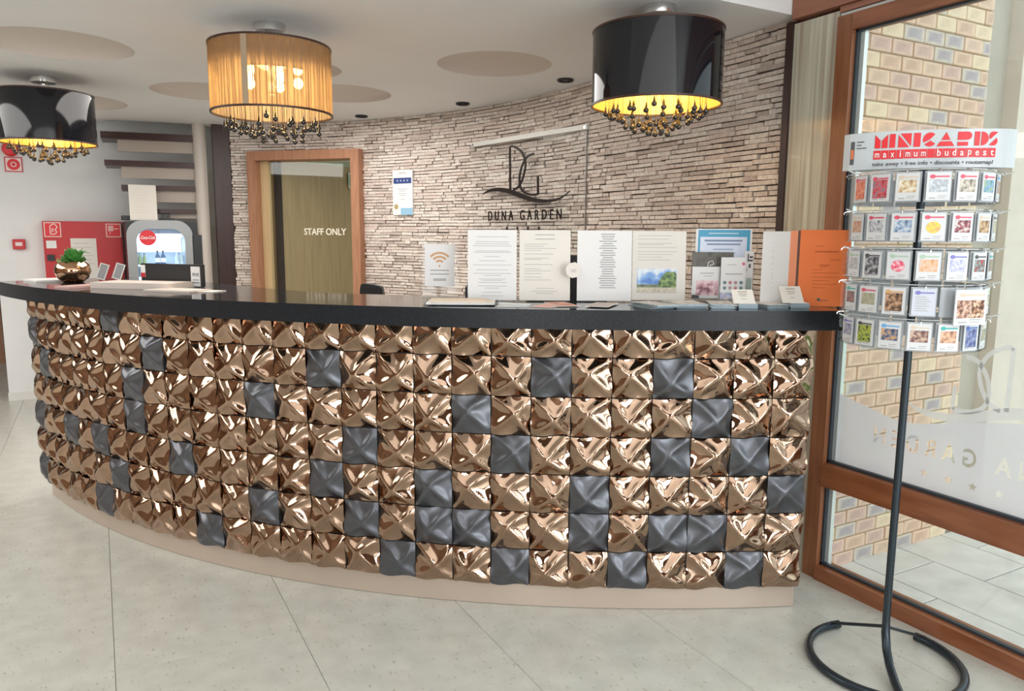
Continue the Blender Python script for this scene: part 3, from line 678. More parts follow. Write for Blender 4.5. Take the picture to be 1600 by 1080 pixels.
# ---------------------------------------------------------------- staircase, column, dark post
t = thing('spiral_staircase', 'spiral stair of dark wooden treads around a beige column, behind the drinks fridge', 'staircase', (.825, 7.05, 0))
MB().lathe([(1e-4, 0), (.052, 0), (.052, 3.2), (1e-4, 3.2)], 32).build('column', COLM, t, smooth=True)
for k, (x0, x1, z, th_) in enumerate(((-.735, -.01, 2.262, .055), (-.72, -.02, 2.035, .045), (-.61, -.02, 1.838, .040), (-.37, -.02, 1.645, .035))):
    tr_ = MB().prism([(x1, -.02), (x1, .16), (x0 + .02, .46 - k * .02), (x0, .10 - .02 * k)], z - th_, z).build('tread', TREADW, t)
    MB().prism([(x1, .02), (x1, .04), (x0 + .12, .155 - .02 * k), (x0 + .12, .135 - .02 * k)], z - th_ - (.095 if k < 3 else .04), z - th_ - .001).build('riser_board', RISER, t)
T(MB().box(0, 0, 0, .136, .05, 2.36).build('dark_wood_post', DARKW, loc=(.925, 7.0, 0)), 'tall dark wooden post at the left end of the stone wall', 'post')

# ---------------------------------------------------------------- back wall: hose cabinet, signs, alarm
hc = thing('fire_hose_cabinet', 'large red fire hose cabinet on the white back wall beside the fridge', 'cabinet', (-.389, 7.695, .75))
MB().box(0, -.10, 0, .60, 0, .79).build('body', RED, hc)
MB().box(.012, -.112, .012, .588, -.10, .778).build('door', RED, hc)
def sign_plate(nm, parent, x, z, w_, kind, y=-.113):
    p = MB().box(x, y - .003, z, x + w_, y, z + w_).build(nm, mat('sign_pale_border', (.85, .66, .60), .5), parent)
    MB().box(x + w_ * .06, y - .004, z + w_ * .06, x + w_ * .94, y - .003, z + w_ * .94).build('red_field', REDB, p); m = MB(); yy = y - .0045
    def P(pts, ww):
        v, f = stroke([(x + a * w_, z + b * w_) for a, b in pts], ww * w_); slab2d(m, v, f, lambda a, b, d: (a, yy - d, b), .0005)
    if kind == 'hose':
        P([(.36, .2), (.36, .75)], .05); P(smooth_pts([(.36, .75), (.6, .88), (.78, .68), (.66, .5), (.74, .34), (.58, .2), (.36, .2)]), .06); P([(.46, .62), (.46, .3)], .04); P([(.56, .6), (.54, .36)], .04)
    elif kind == 'reel':
        for i in range(5): P([(.18 + .07 * i, .45), (.18 + .07 * i, .82)], .045)
        P([(.16, .82), (.5, .82)], .04); P([(.5, .62), (.86, .62)], .05); P([(.7, .55), (.7, .68)], .04); P([(.28, .45), (.26, .18)], .03)
    m.build('pictogram', mat('sign_pale', (.88, .72, .66), .5), p)
sign_plate('hose_sign', hc, .012, .655, .125, 'hose'); sign_plate('reel_sign', hc, .475, .655, .118, 'reel')
MB().box(.20, -.115, .30, .395, -.113, .645).build('notice_sheet', CREAM, hc)
m = MB()
for i in range(7): m.box(.22, -.116, .60 - i * .035, .22 + random.uniform(.08, .15), -.115, .603 - i * .035)
m.build('notice_print', INK, hc)
MB().box(.02, -.114, .56, .095, -.113, .625).build('white_label', WHITE, hc)
MB().box(.02, -.13, .455, .075, -.112, .505).build('lock', BLACKP, hc)
sg = thing('fire_alarm_sign', 'square red and white ring sign on the back wall, under the left chandelier', 'sign', (-.625, 7.698, 1.945))
MB().box(0, -.004, 0, .128, 0, .122).build('plate', RED, sg); MB().box(.008, -.006, .008, .120, -.004, .114).build('white_field', mat('sign_pinkwhite', (.88, .70, .68), .5), sg)
for r0, r1, c_, y_ in ((.022, .046, REDB, -.007), (1e-4, .014, REDB, -.0075)):
    MB().lathe([(r0, 0), (r1, 0)], 28).build('ring', c_, sg, loc=(.064, y_, .061), rot=(pi / 2, 0, 0))
T(MB().lathe([(1e-4, .06), (.045, .055), (.06, .03), (.06, 0)], 24).build('alarm_bell', REDB, smooth=True, loc=(-.575, 7.699, 2.13), rot=(pi / 2, 0, 0)), 'round red alarm bell on the back wall above the square ring sign', 'alarm')
ab = thing('fire_call_point', 'small red fire call point box on the back wall left of the hose cabinet', 'alarm', (-.615, 7.698, 1.30))
MB().box(0, -.04, 0, .09, 0, .085).build('case', RED, ab, bevel=.004); MB().box(.02, -.042, .03, .07, -.04, .06).build('press_plate', mat('pinkish_white', (.8, .68, .66), .4), ab)

# ---------------------------------------------------------------- drinks fridge
fg = thing('drinks_fridge', 'grey drinks fridge with arched glass door and round red badge, left of the stair column', 'fridge', (.225, 7.0, 0))
FX, FZ = .505, 1.55
MB().box(0, .04, .05, .04, .60, FZ - .01).box(.47, .04, .05, .58, .60, FZ - .01).box(.04, .40, .05, .47, .60, FZ - .01).box(.04, .04, 1.50, .47, .40, FZ - .01).box(.04, .04, .05, .47, .40, .58).box(.50, .0, .05, .575, .04, 1.43).build('case', BLACKP, fg)
def arch(x0, x1, z0, z1, r, n=10):
    p = [(x0, z0), (x1, z0), (x1, z1 - r)] + [(x1 - r + r * cos(pi / 2 * i / n), z1 - r + r * sin(pi / 2 * i / n)) for i in range(1, n)] + [(x1 - r, z1), (x0 + r, z1)]
    return p + [(x0 + r - r * sin(pi / 2 * i / n), z1 - r + r * cos(pi / 2 * i / n)) for i in range(1, n)] + [(x0, z1 - r)]
o_, i_ = arch(0, FX, .05, FZ, .13), arch(.073, .442, .60, 1.478, .10); n = len(o_)
m = MB(); V = [(x, 0, z) for x, z in o_] + [(x, 0, z) for x, z in i_] + [(x, .045, z) for x, z in o_] + [(x, .045, z) for x, z in i_]
F = []
for k in range(n):
    k2 = (k + 1) % n; F += [(k, k2, n + k2, n + k), (2 * n + k2, 2 * n + k, 3 * n + k, 3 * n + k2), (k2, k, 2 * n + k, 2 * n + k2), (n + k, n + k2, 3 * n + k2, 3 * n + k)]
m.add(V, F); m.build('door_frame', FRIDGE, fg)
m = MB().box(.06, .35, .6, .46, .37, 1.5).box(.05, .045, .6, .07, .37, 1.5).box(.445, .045, .6, .46, .37, 1.5); m.build('inner_lining', FRIDGEIN, fg)
MB().box(.08, .05, 1.41, .44, .30, 1.44).build('light_strip', FRIDGEL, fg)
MB().box(.075, .33, 1.28, .44, .35, 1.42).build('light_panel', FRIDGEL, fg)
for z in (1.165, .93): MB().box(.072, .06, z, .443, .34, z + .012).build('shelf', mat('lit_shelf', (.8, .9, .92), .4, emit=(.8, .95, 1), es=.5), fg)
MB().box(.073, .028, .60, .442, .033, 1.47).build('door_glass', ACRYL, fg)
bd = MB().lathe([(1e-4, 0), (.063, 0)], 32).build('badge', REDB, fg, loc=(.158, -.003, 1.405), rot=(pi / 2, 0, 0))
m = MB(); v2, f2, _ = text_tris('Coca-Cola', .036, .108, .0008, .35); slab2d(m, v2, f2, lambda x, y, d: (x - .054, y - .010, .0015 + d), .0006); m.build('lettering', mat('badge_white', (.9, .85, .85), .5), bd)
MB().box(.07, -.004, .42, .44, -.001, .56).build('lower_panel', RED, fg)
fl_ = bpy.data.lights.new('fridge_light', 'AREA'); fl_.shape = 'RECTANGLE'; fl_.size = .3; fl_.size_y = .2; fl_.energy = .5; fl_.color = (.85, .95, 1)
fo = bpy.data.objects.new('fridge_light', fl_); C.objects.link(fo); fo.parent = fg; fo.location = (.26, .19, 1.40)
bt_ = {}
def bottle(x, z, h, col, cap, label, lid=None):
    key = (h, col)
    if key not in bt_:
        r = h * .165; bt_[key] = MB().lathe([(1e-4, 0), (r, .003), (r, h * .58), (r * .42, h * .8), (r * .38, h * .93), (1e-4, h * .93)], 12).mesh('bottle', mat('bottle_' + col, dict(green=(.35, .48, .28), clear=(.62, .78, .85), cola=(.03, .02, .03), yellow=(.72, .68, .12), violet=(.5, .48, .62), blue=(.10, .18, .35))[col], .15), True)
    o = inst('bottle', bt_[key], None, (.225 + x, 7.14, z)); T(o, label, 'bottle', 'bottles in the lit fridge')
    r = h * .165
    MB().lathe([(1e-4, h), (r * .45, h), (r * .45, h * .9)], 10).build('cap', mat('cap_' + cap, dict(white=(.8, .8, .8), dark=(.04, .04, .05), green=(.1, .3, .15))[cap], .4), o)
    if lid: MB().lathe([(r * 1.03, h * .18), (r * 1.03, h * .5)], 12).build('paper_label', mat('lab_' + lid, dict(white=(.85, .88, .9), red=(.7, .05, .05))[lid], .5), o)
U_Z, L_Z = 1.177, .942
bottle(.095, U_Z, .10, 'green', 'green', 'pale green bottle at the left edge of the upper fridge shelf')
bottle(.130, U_Z, .095, 'green', 'dark', 'shorter green bottle beside the leftmost on the upper fridge shelf')
bottle(.232, U_Z, .118, 'blue', 'dark', 'left one of two white-labelled bottles in the middle of the upper fridge shelf', 'white')
bottle(.275, U_Z, .118, 'blue', 'dark', 'right one of two white-labelled bottles in the middle of the upper fridge shelf', 'white')
bottle(.385, U_Z, .112, 'clear', 'white', 'clear bottle on the right of the upper fridge shelf, inner one of the pair')
bottle(.422, U_Z, .112, 'clear', 'white', 'clear bottle at the right edge of the upper fridge shelf')
for i, (x, c, k_, lb) in enumerate(((.10, 'violet', 'white', 'pale violet bottle at the left edge of the lower fridge shelf'), (.155, 'violet', 'dark', 'pale violet bottle second from left on the lower fridge shelf'), (.222, 'yellow', 'white', 'yellow bottle on the lower fridge shelf, left of the pair'),
        (.285, 'yellow', 'white', 'yellow bottle on the lower fridge shelf, right of the pair'), (.350, 'blue', 'dark', 'dark bottle left of two at the right of the lower fridge shelf'), (.410, 'cola', 'white', 'darkest bottle at the right edge of the lower fridge shelf'))):
    bottle(x, L_Z, .16, c, k_, lb)
# things standing on the fridge
ns = thing('notice_stand', 'cream notice sheet standing upright on top of the drinks fridge', 'notice', (.262, 7.015, FZ))
MB().box(0, 0, 0, .205, .004, .285).build('sheet', CREAM, ns); MB().box(-.005, -.012, 0, .21, .05, .008).build('foot', ACRYL, ns)
m = MB()
for i in range(9): m.box(.03, -.001, .25 - i * .024, random.uniform(.09, .16), 0, .252 - i * .024)
m.build('print', mat('faint_print', (.66, .60, .50), .7), ns)
T(MB().box(0, 0, 0, .07, .12, .035).build('black_box', BLACKP, loc=(.20, 7.08, FZ), bevel=.004), 'small black box on the left corner of the drinks fridge', 'box')
tray = T(MB().box(0, 0, 0, .11, .14, .018).build('black_tray', BLACKP, loc=(.49, 7.06, FZ), bevel=.003), 'small black tray on the drinks fridge right of the notice', 'tray')
for i in range(4):
    T(MB().lathe([(1e-4, 0), (.016, 0), (.019, .055), (.017, .055), (.014, .004)], 12).build('drinking_glass', ACRYL, smooth=True, loc=(.515 + .04 * (i % 2), 7.09 + .05 * (i // 2), FZ + .018)), ('front left', 'front right', 'back left', 'back right')[i] + ' small clear glass on the black tray on top of the fridge', 'glass', 'glasses on the tray')
ex = thing('exit_sign', 'green and white emergency exit sign seen through the top of the staff doorway', 'sign', (p0[0] + .86 * (p1[0] - p0[0]) + .012, p0[1] + .86 * (p1[1] - p0[1]) - .02, 1.885), pr_)
MB().box(-.06, 0, 0, .10, .01, .145).build('plate', mat('exit_border', (.72, .85, .75), .5), ex)
MB().box(-.05, -.002, .012, .09, 0, .133).build('green_field', mat('exit_green', (.0, .22, .12), .5), ex)
MB().box(-.035, -.004, .05, .0, -.002, .095).build('arrow', mat('exit_white', (.8, .9, .85), .5), ex)

# ---------------------------------------------------------------- things on the worktop
WZ = 1.1905; RZ0 = atan2(-CS, CN)
def at(x, y, z=WZ): a, b = cf(x, y); return (a, b, z)
def bars(parent, w_, rows_, mt=INK, y=-.0012, name='print', seed=0):
    rr = random.Random(seed); m = MB()
    for x0, x1, z, th_ in rows_: m.box(x0, y, z, x1, y + .0006, z + th_)
    return m.build(name, mt, parent)
def centred(w_, h_, zs, wmin, wmax, seed, th_=.0022, cx=.5):
    rr = random.Random(seed); out = []
    for z in zs:
        q = rr.uniform(wmin, wmax) * w_; out.append((w_ * cx - q / 2, w_ * cx + q / 2, z * h_, th_))
    return out
def left(w_, h_, zs, wmin, wmax, seed, th_=.0022, x0=.1):
    rr = random.Random(seed); return [(w_ * x0, w_ * x0 + rr.uniform(wmin, wmax) * w_, z * h_, th_) for z in zs]
def sheet(name, label, x, y, w_, h_, paper=WHITE, holder=True, rz=0, lean=.06, group='notices standing along the counter', cat='notice'):
    t = thing(name, label, cat, at(x, y), RZ0 + rz, group)
    pv = MB().box(0, -.0005, 0, w_, .0008, h_).build('sheet', paper, t, loc=(0, 0, .004), rot=(-lean, 0, 0))
    if holder:
        MB().box(-.004, .001, 0, w_ + .004, .003, h_ + .006).build('acrylic_back', ACRYL, t, loc=(0, .0005, .002), rot=(-lean, 0, 0))
        MB().box(-.004, -.03, 0, w_ + .004, .075, .003).build('acrylic_foot', ACRYL, t)
    return t, pv
HH = .272
# wifi notice
t, p = sheet('wifi_notice', 'small white wifi notice with orange signal arcs in a clear stand', -.372, 3.13, .142, .222, ACRYL, lean=.05)
q = MB().box(.010, -.0022, .040, .132, -.0012, .214).build('inner_sheet', mat('bright_white_paper', (.93, .92, .92), .6), p)
m = MB()
for r in (.018, .034, .050):
    v, f = stroke([(.071 + r * sin(radians(a)), .128 + r * cos(radians(a))) for a in range(-48, 49, 8)], .0085); slab2d(m, v, f, lambda a, b, d: (a, -.0024 - d, b), .0004)
m.ball((.071, -.0024, .124), .004, 8, 5, 1); m.build('signal_arcs', mat('orange_gold_print', (.72, .42, .22), .6), p)
bars(p, .142, centred(.142, .222, (.47, .40, .31, .285), .35, .55, 2, .004), y=-.0026)
# four A4 notices
for i, (x, y, w_, pap, lab, kind) in enumerate((
        (-.174, 2.95, .190, WHITE, 'white full-page text notice, the first large sheet right of the wifi notice', 'c'),
        (.027, 2.95, .198, CREAM, 'cream text notice with left-set lines, second large sheet, touching a round tag', 'l'),
        (.252, 2.95, .212, WHITE, 'white list notice with a narrow centred column, right of the round tag', 'n'),
        (.474, 3.00, .212, CREAM, 'cream notice with a colour photo of a blue sky and green tree', 'p'))):
    t, p = sheet('notice_sheet', lab, x, y, w_, HH, pap)
    if kind == 'c': bars(p, w_, centred(w_, HH, [.90] + [.83, .80, .77] + [.70, .68] + [.62, .56, .50, .43, .38, .35, .30, .28, .25, .20, .17, .11, .06], .3, .82, 5, .0016))
    if kind == 'l': bars(p, w_, centred(w_, HH, (.93, .87), .3, .4, 6, .003) + left(w_, HH, (.80, .77, .74, .71, .66, .60, .58, .51, .45, .42, .38, .33, .29), .3, .8, 7, .0016) + centred(w_, HH, (.17, .13, .10), .3, .5, 8, .0016))
    if kind == 'n':
        bars(p, w_, centred(w_, HH, [.94 - .033 * k for k in range(24)], .18, .34, 9, .0042, .56))
    if kind == 'p':
        bars(p, w_, left(w_, HH, (.93, .88, .82, .80, .76, .70, .66, .62, .58), .4, .8, 10, .0014))
        ph = MB().box(.020, -.0018, .030, .176, -.0006, .124).build('photo', pic('sky_photo', [(.10, .24, .62), (.25, .45, .80), (.8, .86, .92)], 22), p)
        m = MB()
        pts = [(.10 + .076 * u, .050 + (.062 * (min(1, 2.2 * u)) ** .6 if u < .93 else .05)) for u in [i / 14 for i in range(15)]]
        m.add([(a, -.0022, b) for a, b in pts] + [(a, -.0022, .048) for a, b in pts], [(i, i + 1, 16 + i, 15 + i) for i in range(14)]); m.build('tree_print', pic('tree_photo', [(.03, .08, .02), (.12, .22, .06), (.28, .38, .12)], 70), ph)
        MB().box(.020, -.0024, .030, .176, -.0022, .050).build('sand_print', mat('sand_photo', (.62, .56, .44), .6, noise=.2, nscale=60), ph)
        MB().box(.020, -.0023, .048, .105, -.0021, .062).build('far_trees_print', mat('far_trees_photo', (.22, .26, .16), .6, noise=.4, nscale=80), ph)
rt = thing('round_tag', 'small round cream tag wedged between the second and third large sheets', 'tag', at(.2345, 2.915, 1.315), RZ0)
MB().lathe([(1e-4, 0), (.031, 0), (.031, .002), (1e-4, .002)], 8).build('card', CREAM, rt, rot=(pi / 2, .2, 0)); bars(rt, .06, [(-.012, .010, .0, .002), (-.008, .008, -.006, .002)], y=-.004)
bracket = MB().box(-.006, .0, -.124, .012, .004, .05).build('clear_holder', ACRYL, rt)
# leaflet rack
rk = thing('leaflet_rack', 'clear leaflet rack holding a blue-bordered price list and small flyers', 'leaflet rack', at(.722, 3.02), RZ0, None)
MB().box(-.006, .02, 0, .246, .024, .285).box(-.006, -.06, 0, .246, .024, .003).box(-.006, -.058, 0, .246, -.056, .06).build('clear_body', ACRYL, rk)
def flat(name, label, cat, x, y, z, w_, h_, m_, rz=0, lean=0, group=None):
    t = thing(name, label, cat, at(x, y, z), RZ0 + rz, group); p = MB().box(0, -.0006, 0, w_, .0006, h_).build('card', m_, t, rot=(-lean, 0, 0)); return t, p
t, p = flat('price_list', 'price list with wide blue border at the top of the leaflet rack', 'leaflet', .728, 3.035, WZ + .004, .224, .282, WHITE, group='flyers in the clear rack')
MB().box(.010, -.0012, .17, .216, -.0007, .278).build('blue_border', mat('teal_blue_print', (.08, .36, .56), .5), p); MB().box(.018, -.0018, .17, .204, -.0012, .250).build('pale_field', mat('pale_blue_print', (.70, .76, .90), .5), p)
bars(p, .2, [(.035, .185, .232, .007), (.045, .178, .218, .006), (.07, .15, .200, .003), (.035, .16, .185, .002)], mat('slate_print', (.22, .28, .42), .6), -.0024)
bars(p, .2, [(.05, .17, .262, .004)], mat('light_print', (.6, .75, .82), .6), -.0016)
t, p = flat('dark_flyer', 'dark grey flyer in the left of the leaflet rack', 'leaflet', .712, 3.018, WZ + .06, .165, .134, pic('dark_flyer_m', [(.07, .065, .05), (.13, .12, .10), (.10, .09, .075)], 25), group='flyers in the clear rack')
v, f = stroke([(.058, .05), (.066, .095), (.082, .10), (.088, .088), (.070, .08)], .003); m = MB(); slab2d(m, v, f, lambda a, b, d: (a, -.001 - d, b), .0004); m.build('pale_mark', CREAM, p)
t, p = flat('photo_flyer', 'white flyer with a pink interior photo at the lower left of the rack', 'leaflet', .712, 3.003, WZ + .012, .110, .125, WHITE, group='flyers in the clear rack')
MB().box(.016, -.0012, .012, .106, -.0007, .070).build('photo', pic('pink_room', [(.25, .10, .12), (.65, .38, .42), (.85, .62, .64)], 40), p); bars(p, .1, [(.03, .085, .098, .003), (.045, .08, .088, .002)]); MB().box(.0, -.0012, .0, .03, -.0008, .014).build('black_corner', INKD, p)
t, p = flat('icon_flyer', 'white flyer with two rows of round icons in the rack, pink drop at its corner', 'leaflet', .820, 2.985, WZ + .01, .100, .165, WHITE, group='flyers in the clear rack')
m = MB()
for j in range(2):
    for k in range(4):
        c_ = MB().lathe([(1e-4, 0), (.0068, 0)], 14).build('icon', mat('icon_%d' % ((k * (j + 1)) % 3), [(.12, .22, .25), (.55, .20, .22), (.45, .28, .32)][(k * (j + 1)) % 3], .5), p, loc=(.017 + k * .0215, -.0012, .066 - j * .021), rot=(pi / 2, 0, 0))
bars(p, .1, [(.018, .085, .098, .004), (.025, .06, .135, .002)]); MB().lathe([(1e-4, 0), (.006, 0)], 12).build('pink_drop', mat('pink_drop_m', (.7, .12, .25), .5), p, loc=(.088, -.0012, .140), rot=(pi / 2, 0, 0))
MB().box(0, -.0012, 0, .10, -.0008, .026).build('blue_photo', pic('blue_room', [(.25, .30, .50), (.55, .58, .72), (.7, .6, .65)], 60), p)
t, p = flat('tall_flyer', 'narrow white flyer with black blocks at the right edge of the rack', 'leaflet', .915, 3.0, WZ + .004, .036, .195, WHITE, group='flyers in the clear rack')
m = MB().box(.012, -.0013, .155, .033, -.0008, .162).box(.012, -.0013, .162, .017, -.0008, .185).box(.02, -.0013, .168, .033, -.0008, .176).box(.005, -.0013, .118, .012, -.0008, .126).box(.018, -.0013, .13, .026, -.0008, .145); m.build('black_blocks', INKD, p)
MB().box(.006, -.0013, .03, .032, -.0008, .09).build('green_block', mat('sage_print', (.40, .50, .45), .6), p)
# white pages and orange binder
bi = thing('open_binder', 'open orange binder with white pages showing, standing at the right end of the counter', 'binder', at(.940, 2.865), RZ0)
MB().box(0, 0, 0, .098, .002, .276).build('white_page', WHITE, bi, rot=(0, 0, -.22))
bars(bi, .1, left(.098, .27, [.86, .76, .74, .67, .65, .58, .56, .50, .44, .42, .38, .36, .31], .25, .4, 4, .0018, .38), y=-.009)
MB().box(0, 0, 0, .026, .004, .279).build('orange_spine_cover', mat('pale_orange', (.90, .32, .16), .5), bi, loc=(.095, -.022, 0), rot=(0, 0, -.45))
MB().box(0, 0, 0, .010, .010, .279).build('spine', mat('dark_brown_spine', (.12, .05, .03), .5), bi, loc=(.117, -.032, 0), rot=(0, 0, -.3))
ov = MB().box(0, 0, 0, .182, .004, .282).build('orange_cover', ORANGE, bi, loc=(.126, -.040, 0), rot=(0, 0, -.10))
bars(ov, .18, [(.055, .085, .222, .0016), (.055, .140, .200, .0050), (.112, .145, .172, .0022), (.072, .112, .152, .0026), (.075, .102, .146, .0026), (.048, .085, .136, .0016), (.05, .145, .124, .0016), (.05, .145, .108, .0016), (.05, .11, .095, .0016), (.05, .14, .082, .0016), (.05, .10, .068, .0016)], ORANGED, -.0008)
MB().box(.072, -.0012, .020, .083, -.0006, .030).box(.084, -.0012, .021, .11, -.0006, .0225).build('small_mark', INKD, ov)

# brochure piles: every brochure is its own thing
def pile(x, y, w_, d_, n, group, desc, tops, fan=.006, rz=0, th_=.0022, edge=None, seed=0, lift=0):
    rr = random.Random(seed); em = edge or mat('blue_grey_edge', (.34, .44, .50), .6); me = MB()
    me.box(0, 0, 0, w_, d_, th_); me.k = 1; me.box(.0004, .0004, th_, w_ - .0004, d_ - .0004, th_ + .0002); me = me.mesh('brochure', [em, tops])
    z = WZ
    for i in range(n):
        o = bpy.data.objects.new('brochure', me); C.objects.link(o); o.location = at(x + rr.uniform(-fan, fan), y + rr.uniform(-fan, fan) * .6 + lift * i, z); o.rotation_euler = (0, 0, RZ0 + rz + rr.uniform(-1, 1) * fan * 9)
        T(o, ('topmost ' if i == n - 1 else 'lowest ' if i == 0 else ('second', 'third', 'fourth', 'fifth')[i - 1] + ' lowest ') + desc, 'brochure', group); z += th_ + .0003
    return z
COVER = pic('brochure_cover', [(.75, .74, .72), (.42, .38, .34), (.80, .80, .80)], 30)
pile(.505, 2.66, .085, .17, 6, 'fanned brochure pile before the list notice', 'thin brochure of the fanned pile in front of the list notice', COVER, .009, .35, seed=1, lift=-.003)
pile(.585, 2.70, .115, .17, 6, 'brochure pile before the photo notice', 'thin brochure of the wide pile in front of the photo notice', COVER, .006, .1, seed=2, lift=-.002)
pile(.715, 2.70, .085, .17, 6, 'brochure pile before the photo flyer', 'thin brochure of the pile in front of the pink photo flyer', COVER, .007, -.2, seed=3)
pile(.925, 2.72, .085, .16, 5, 'brochure pile left of the binder cards', 'thin brochure of the pile between the two small card stands', COVER, .007, .25, seed=4)
pile(.812, 2.70, .068, .10, 4, 'white booklets under the left card stand', 'blue-edged booklet under the left small tilted card', WHITE, .001, .0, .0042, seed=5)
pile(1.010, 2.735, .068, .10, 4, 'white booklets under the right card stand', 'blue-edged booklet under the right small tilted card', WHITE, .001, -.05, .0042, seed=6)
for x, y, h_, lab in ((.795, 2.705, .064, 'small cream card tilted back on booklets in front of the icon flyer'), (.985, 2.745, .078, 'small cream card tilted back on booklets in front of the binder')):
    t = thing('tilted_card', lab, 'card', at(x, y, WZ + .0185), RZ0, 'tilted cards on booklets'); p = MB().box(0, 0, 0, .078, .002, h_).build('card', CREAM, t, rot=(-.75, .0, 0))
    bars(p, .078, [(.022, .056, h_ * .80, .004), (.024, .054, h_ * .64, .003), (.028, .05, h_ * .52, .002), (.03, .048, h_ * .3, .0015)], mat('olive_print', (.42, .40, .33), .7))
# envelope, pen and tray left of the sheets
tr2 = thing('acrylic_tray', 'low clear acrylic tray under the cream envelope', 'tray', at(-.325, 2.735), RZ0)
MB().box(0, 0, 0, .27, .17, .003).box(0, 0, .003, .27, .003, .014).box(0, .167, .003, .27, .17, .014).box(0, .003, .003, .003, .167, .014).box(.267, .003, .003, .27, .167, .014).build('clear_tray', ACRYL, tr2)
T(MB().box(0, 0, 0, .25, .15, .006).build('paper_block', WHITE, loc=at(-.315, 2.745, WZ + .004), rot=RZ0), 'white block of paper lying in the clear tray under the envelope', 'paper')
en = thing('envelope', 'cream envelope with an open flap lying on the paper in the clear tray', 'envelope', at(-.30, 2.75, WZ + .0105), RZ0 + .06)
MB().box(0, 0, 0, .205, .12, .007).build('pocket', mat('buff_paper', (.72, .60, .48), .6), en); MB().prism([(.205, 0), (.232, .06), (.205, .12)], 0, .003).build('flap', mat('buff_paper'), en)
T(MB().tube([at(-.05, 2.80, WZ + .005), at(.06, 2.75, WZ + .005)], [.0045, .0035], 8).build('ballpoint_pen', mat('pale_pen', (.7, .72, .74), .3), smooth=True), 'pale ballpoint pen lying between the envelope and the pink leaflets', 'pen')
T(MB().box(0, 0, 0, .115, .13, .002).build('loose_sheet', mat('pale_grey_sheet', (.66, .70, .70), .5), loc=at(-.058, 2.715), rot=RZ0 - .15), 'pale grey loose sheet lying under the pen', 'paper')
for i, (x, rz_, m_, lab) in enumerate(((.062, -.45, PINK, 'pink leaflet lying flat on the worktop, the leftmost flat leaflet'), (.165, .25, mat('salmon_photo', (.62, .30, .22), .5, noise=.4, nscale=25), 'salmon-coloured leaflet lying between the pink and the grey leaflets'), (.262, -.35, mat('taupe_leaflet_m', (.50, .44, .40), .5), 'taupe leaflet lying flat, left of the fanned brochures'))):
    t = thing('leaflet', lab, 'leaflet', at(x, 2.715, WZ + .0004 + i * .0014), RZ0 + rz_, 'flat leaflets on the worktop edge'); MB().box(0, 0, 0, .085, .18, .0012).build('sheet', WHITE, t); MB().box(.004, .004, .0012, .081, .176, .0016).build('printed_face', m_, t)
# papers on the left part
def stackp(x, y, w_, d_, h_, label, rz, m_=CREAM, nm='paper_stack'):
    return T(MB().box(0, 0, 0, w_, d_, h_).build(nm, m_, loc=at(x, y), rot=RZ0 + rz), label, 'paper')
PS = mat('paper_edges', (.74, .66, .60), .6, col2=(.64, .55, .50), nscale=40, stretch=(.5, .5, 30))
stackp(-1.955, 3.50, .40, .19, .028, 'thick stack of cream papers on the worktop right of the vase', -.18, PS)
stackp(-1.63, 3.335, .25, .14, .008, 'lower cream paper stack in front of the thick stack', -.32, PS)
stackp(-2.12, 3.50, .10, .21, .010, 'thin pink-edged paper stack at the left of the thick stack', -.42, mat('pink_edge_paper', (.62, .40, .38), .6), 'pink_edged_stack')
stackp(-2.60, 4.02, .22, .16, .010, 'white papers lying at the left end of the counter behind the vase', -.75, WHITE)
kc = thing('key_case', 'small black case lying on the left tip of the worktop', 'case', at(-2.47, 3.93), RZ0 - .6); MB().box(0, 0, 0, .055, .03, .008).build('body', BLACKP, kc, bevel=.002)
stackp(-1.45, 3.32, .15, .10, .003, 'single cream sheet lying before the wifi label of the black board', -.25, CREAM, 'loose_sheet')
bo = thing('black_board', 'low black display back with a small white wifi label on the left counter', 'monitor', at(-1.83, 3.735), RZ0 - .36)
MB().box(0, 0, .002, .385, .012, .108).build('panel', BLACKP, bo); MB().box(.0, -.001, .040, .028, 0, .100).build('red_white_label', WHITE, bo); MB().box(.0, -.002, .040, .028, -.001, .062).build('red_label_base', RED, bo)
wl = MB().box(.312, -.0015, .004, .367, 0, .098).build('wifi_label', WHITE, bo); m = MB(); v2, f2, _ = text_tris('Wifi', .024, .040, .0003, space=1.15); slab2d(m, v2, f2, lambda x, y, d: (.3195 + x, -.002 - d, .052 + y), .0004)
m.box(.322, -.0022, .033, .358, -.0016, .036).box(.318, -.0022, .020, .362, -.0016, .024); m.build('wifi_lettering', INKD, wl)
MB().box(.08, .0, 0, .26, .10, .003).build('board_foot', BLACKP, bo)
for x, y, rz_, lab in ((-2.215, 4.02, .35, 'small silver-framed stand directly right of the vase'), (-2.145, 4.05, .35, 'small silver-framed stand, the farther right of the two by the vase')):
    t = thing('small_frame_stand', lab, 'frame', at(x, y), RZ0 + rz_, 'silver frames behind the vase'); fr_ = MB().box(0, -.003, 0, .045, .003, .006).box(0, -.003, .082, .045, .003, .088).box(0, -.003, .006, .006, .003, .082).box(.039, -.003, .006, .045, .003, .082).build('frame', ALU, t, rot=(-.25, .32, 0), loc=(0, 0, .016))
    MB().box(.006, 0, .006, .039, .002, .082).build('picture', mat('grey_picture', (.32, .32, .34), .3), fr_); MB().tube([(.035, .025, .075), (.035, .06, .003)], .002, 6).build('prop', ALU, t)
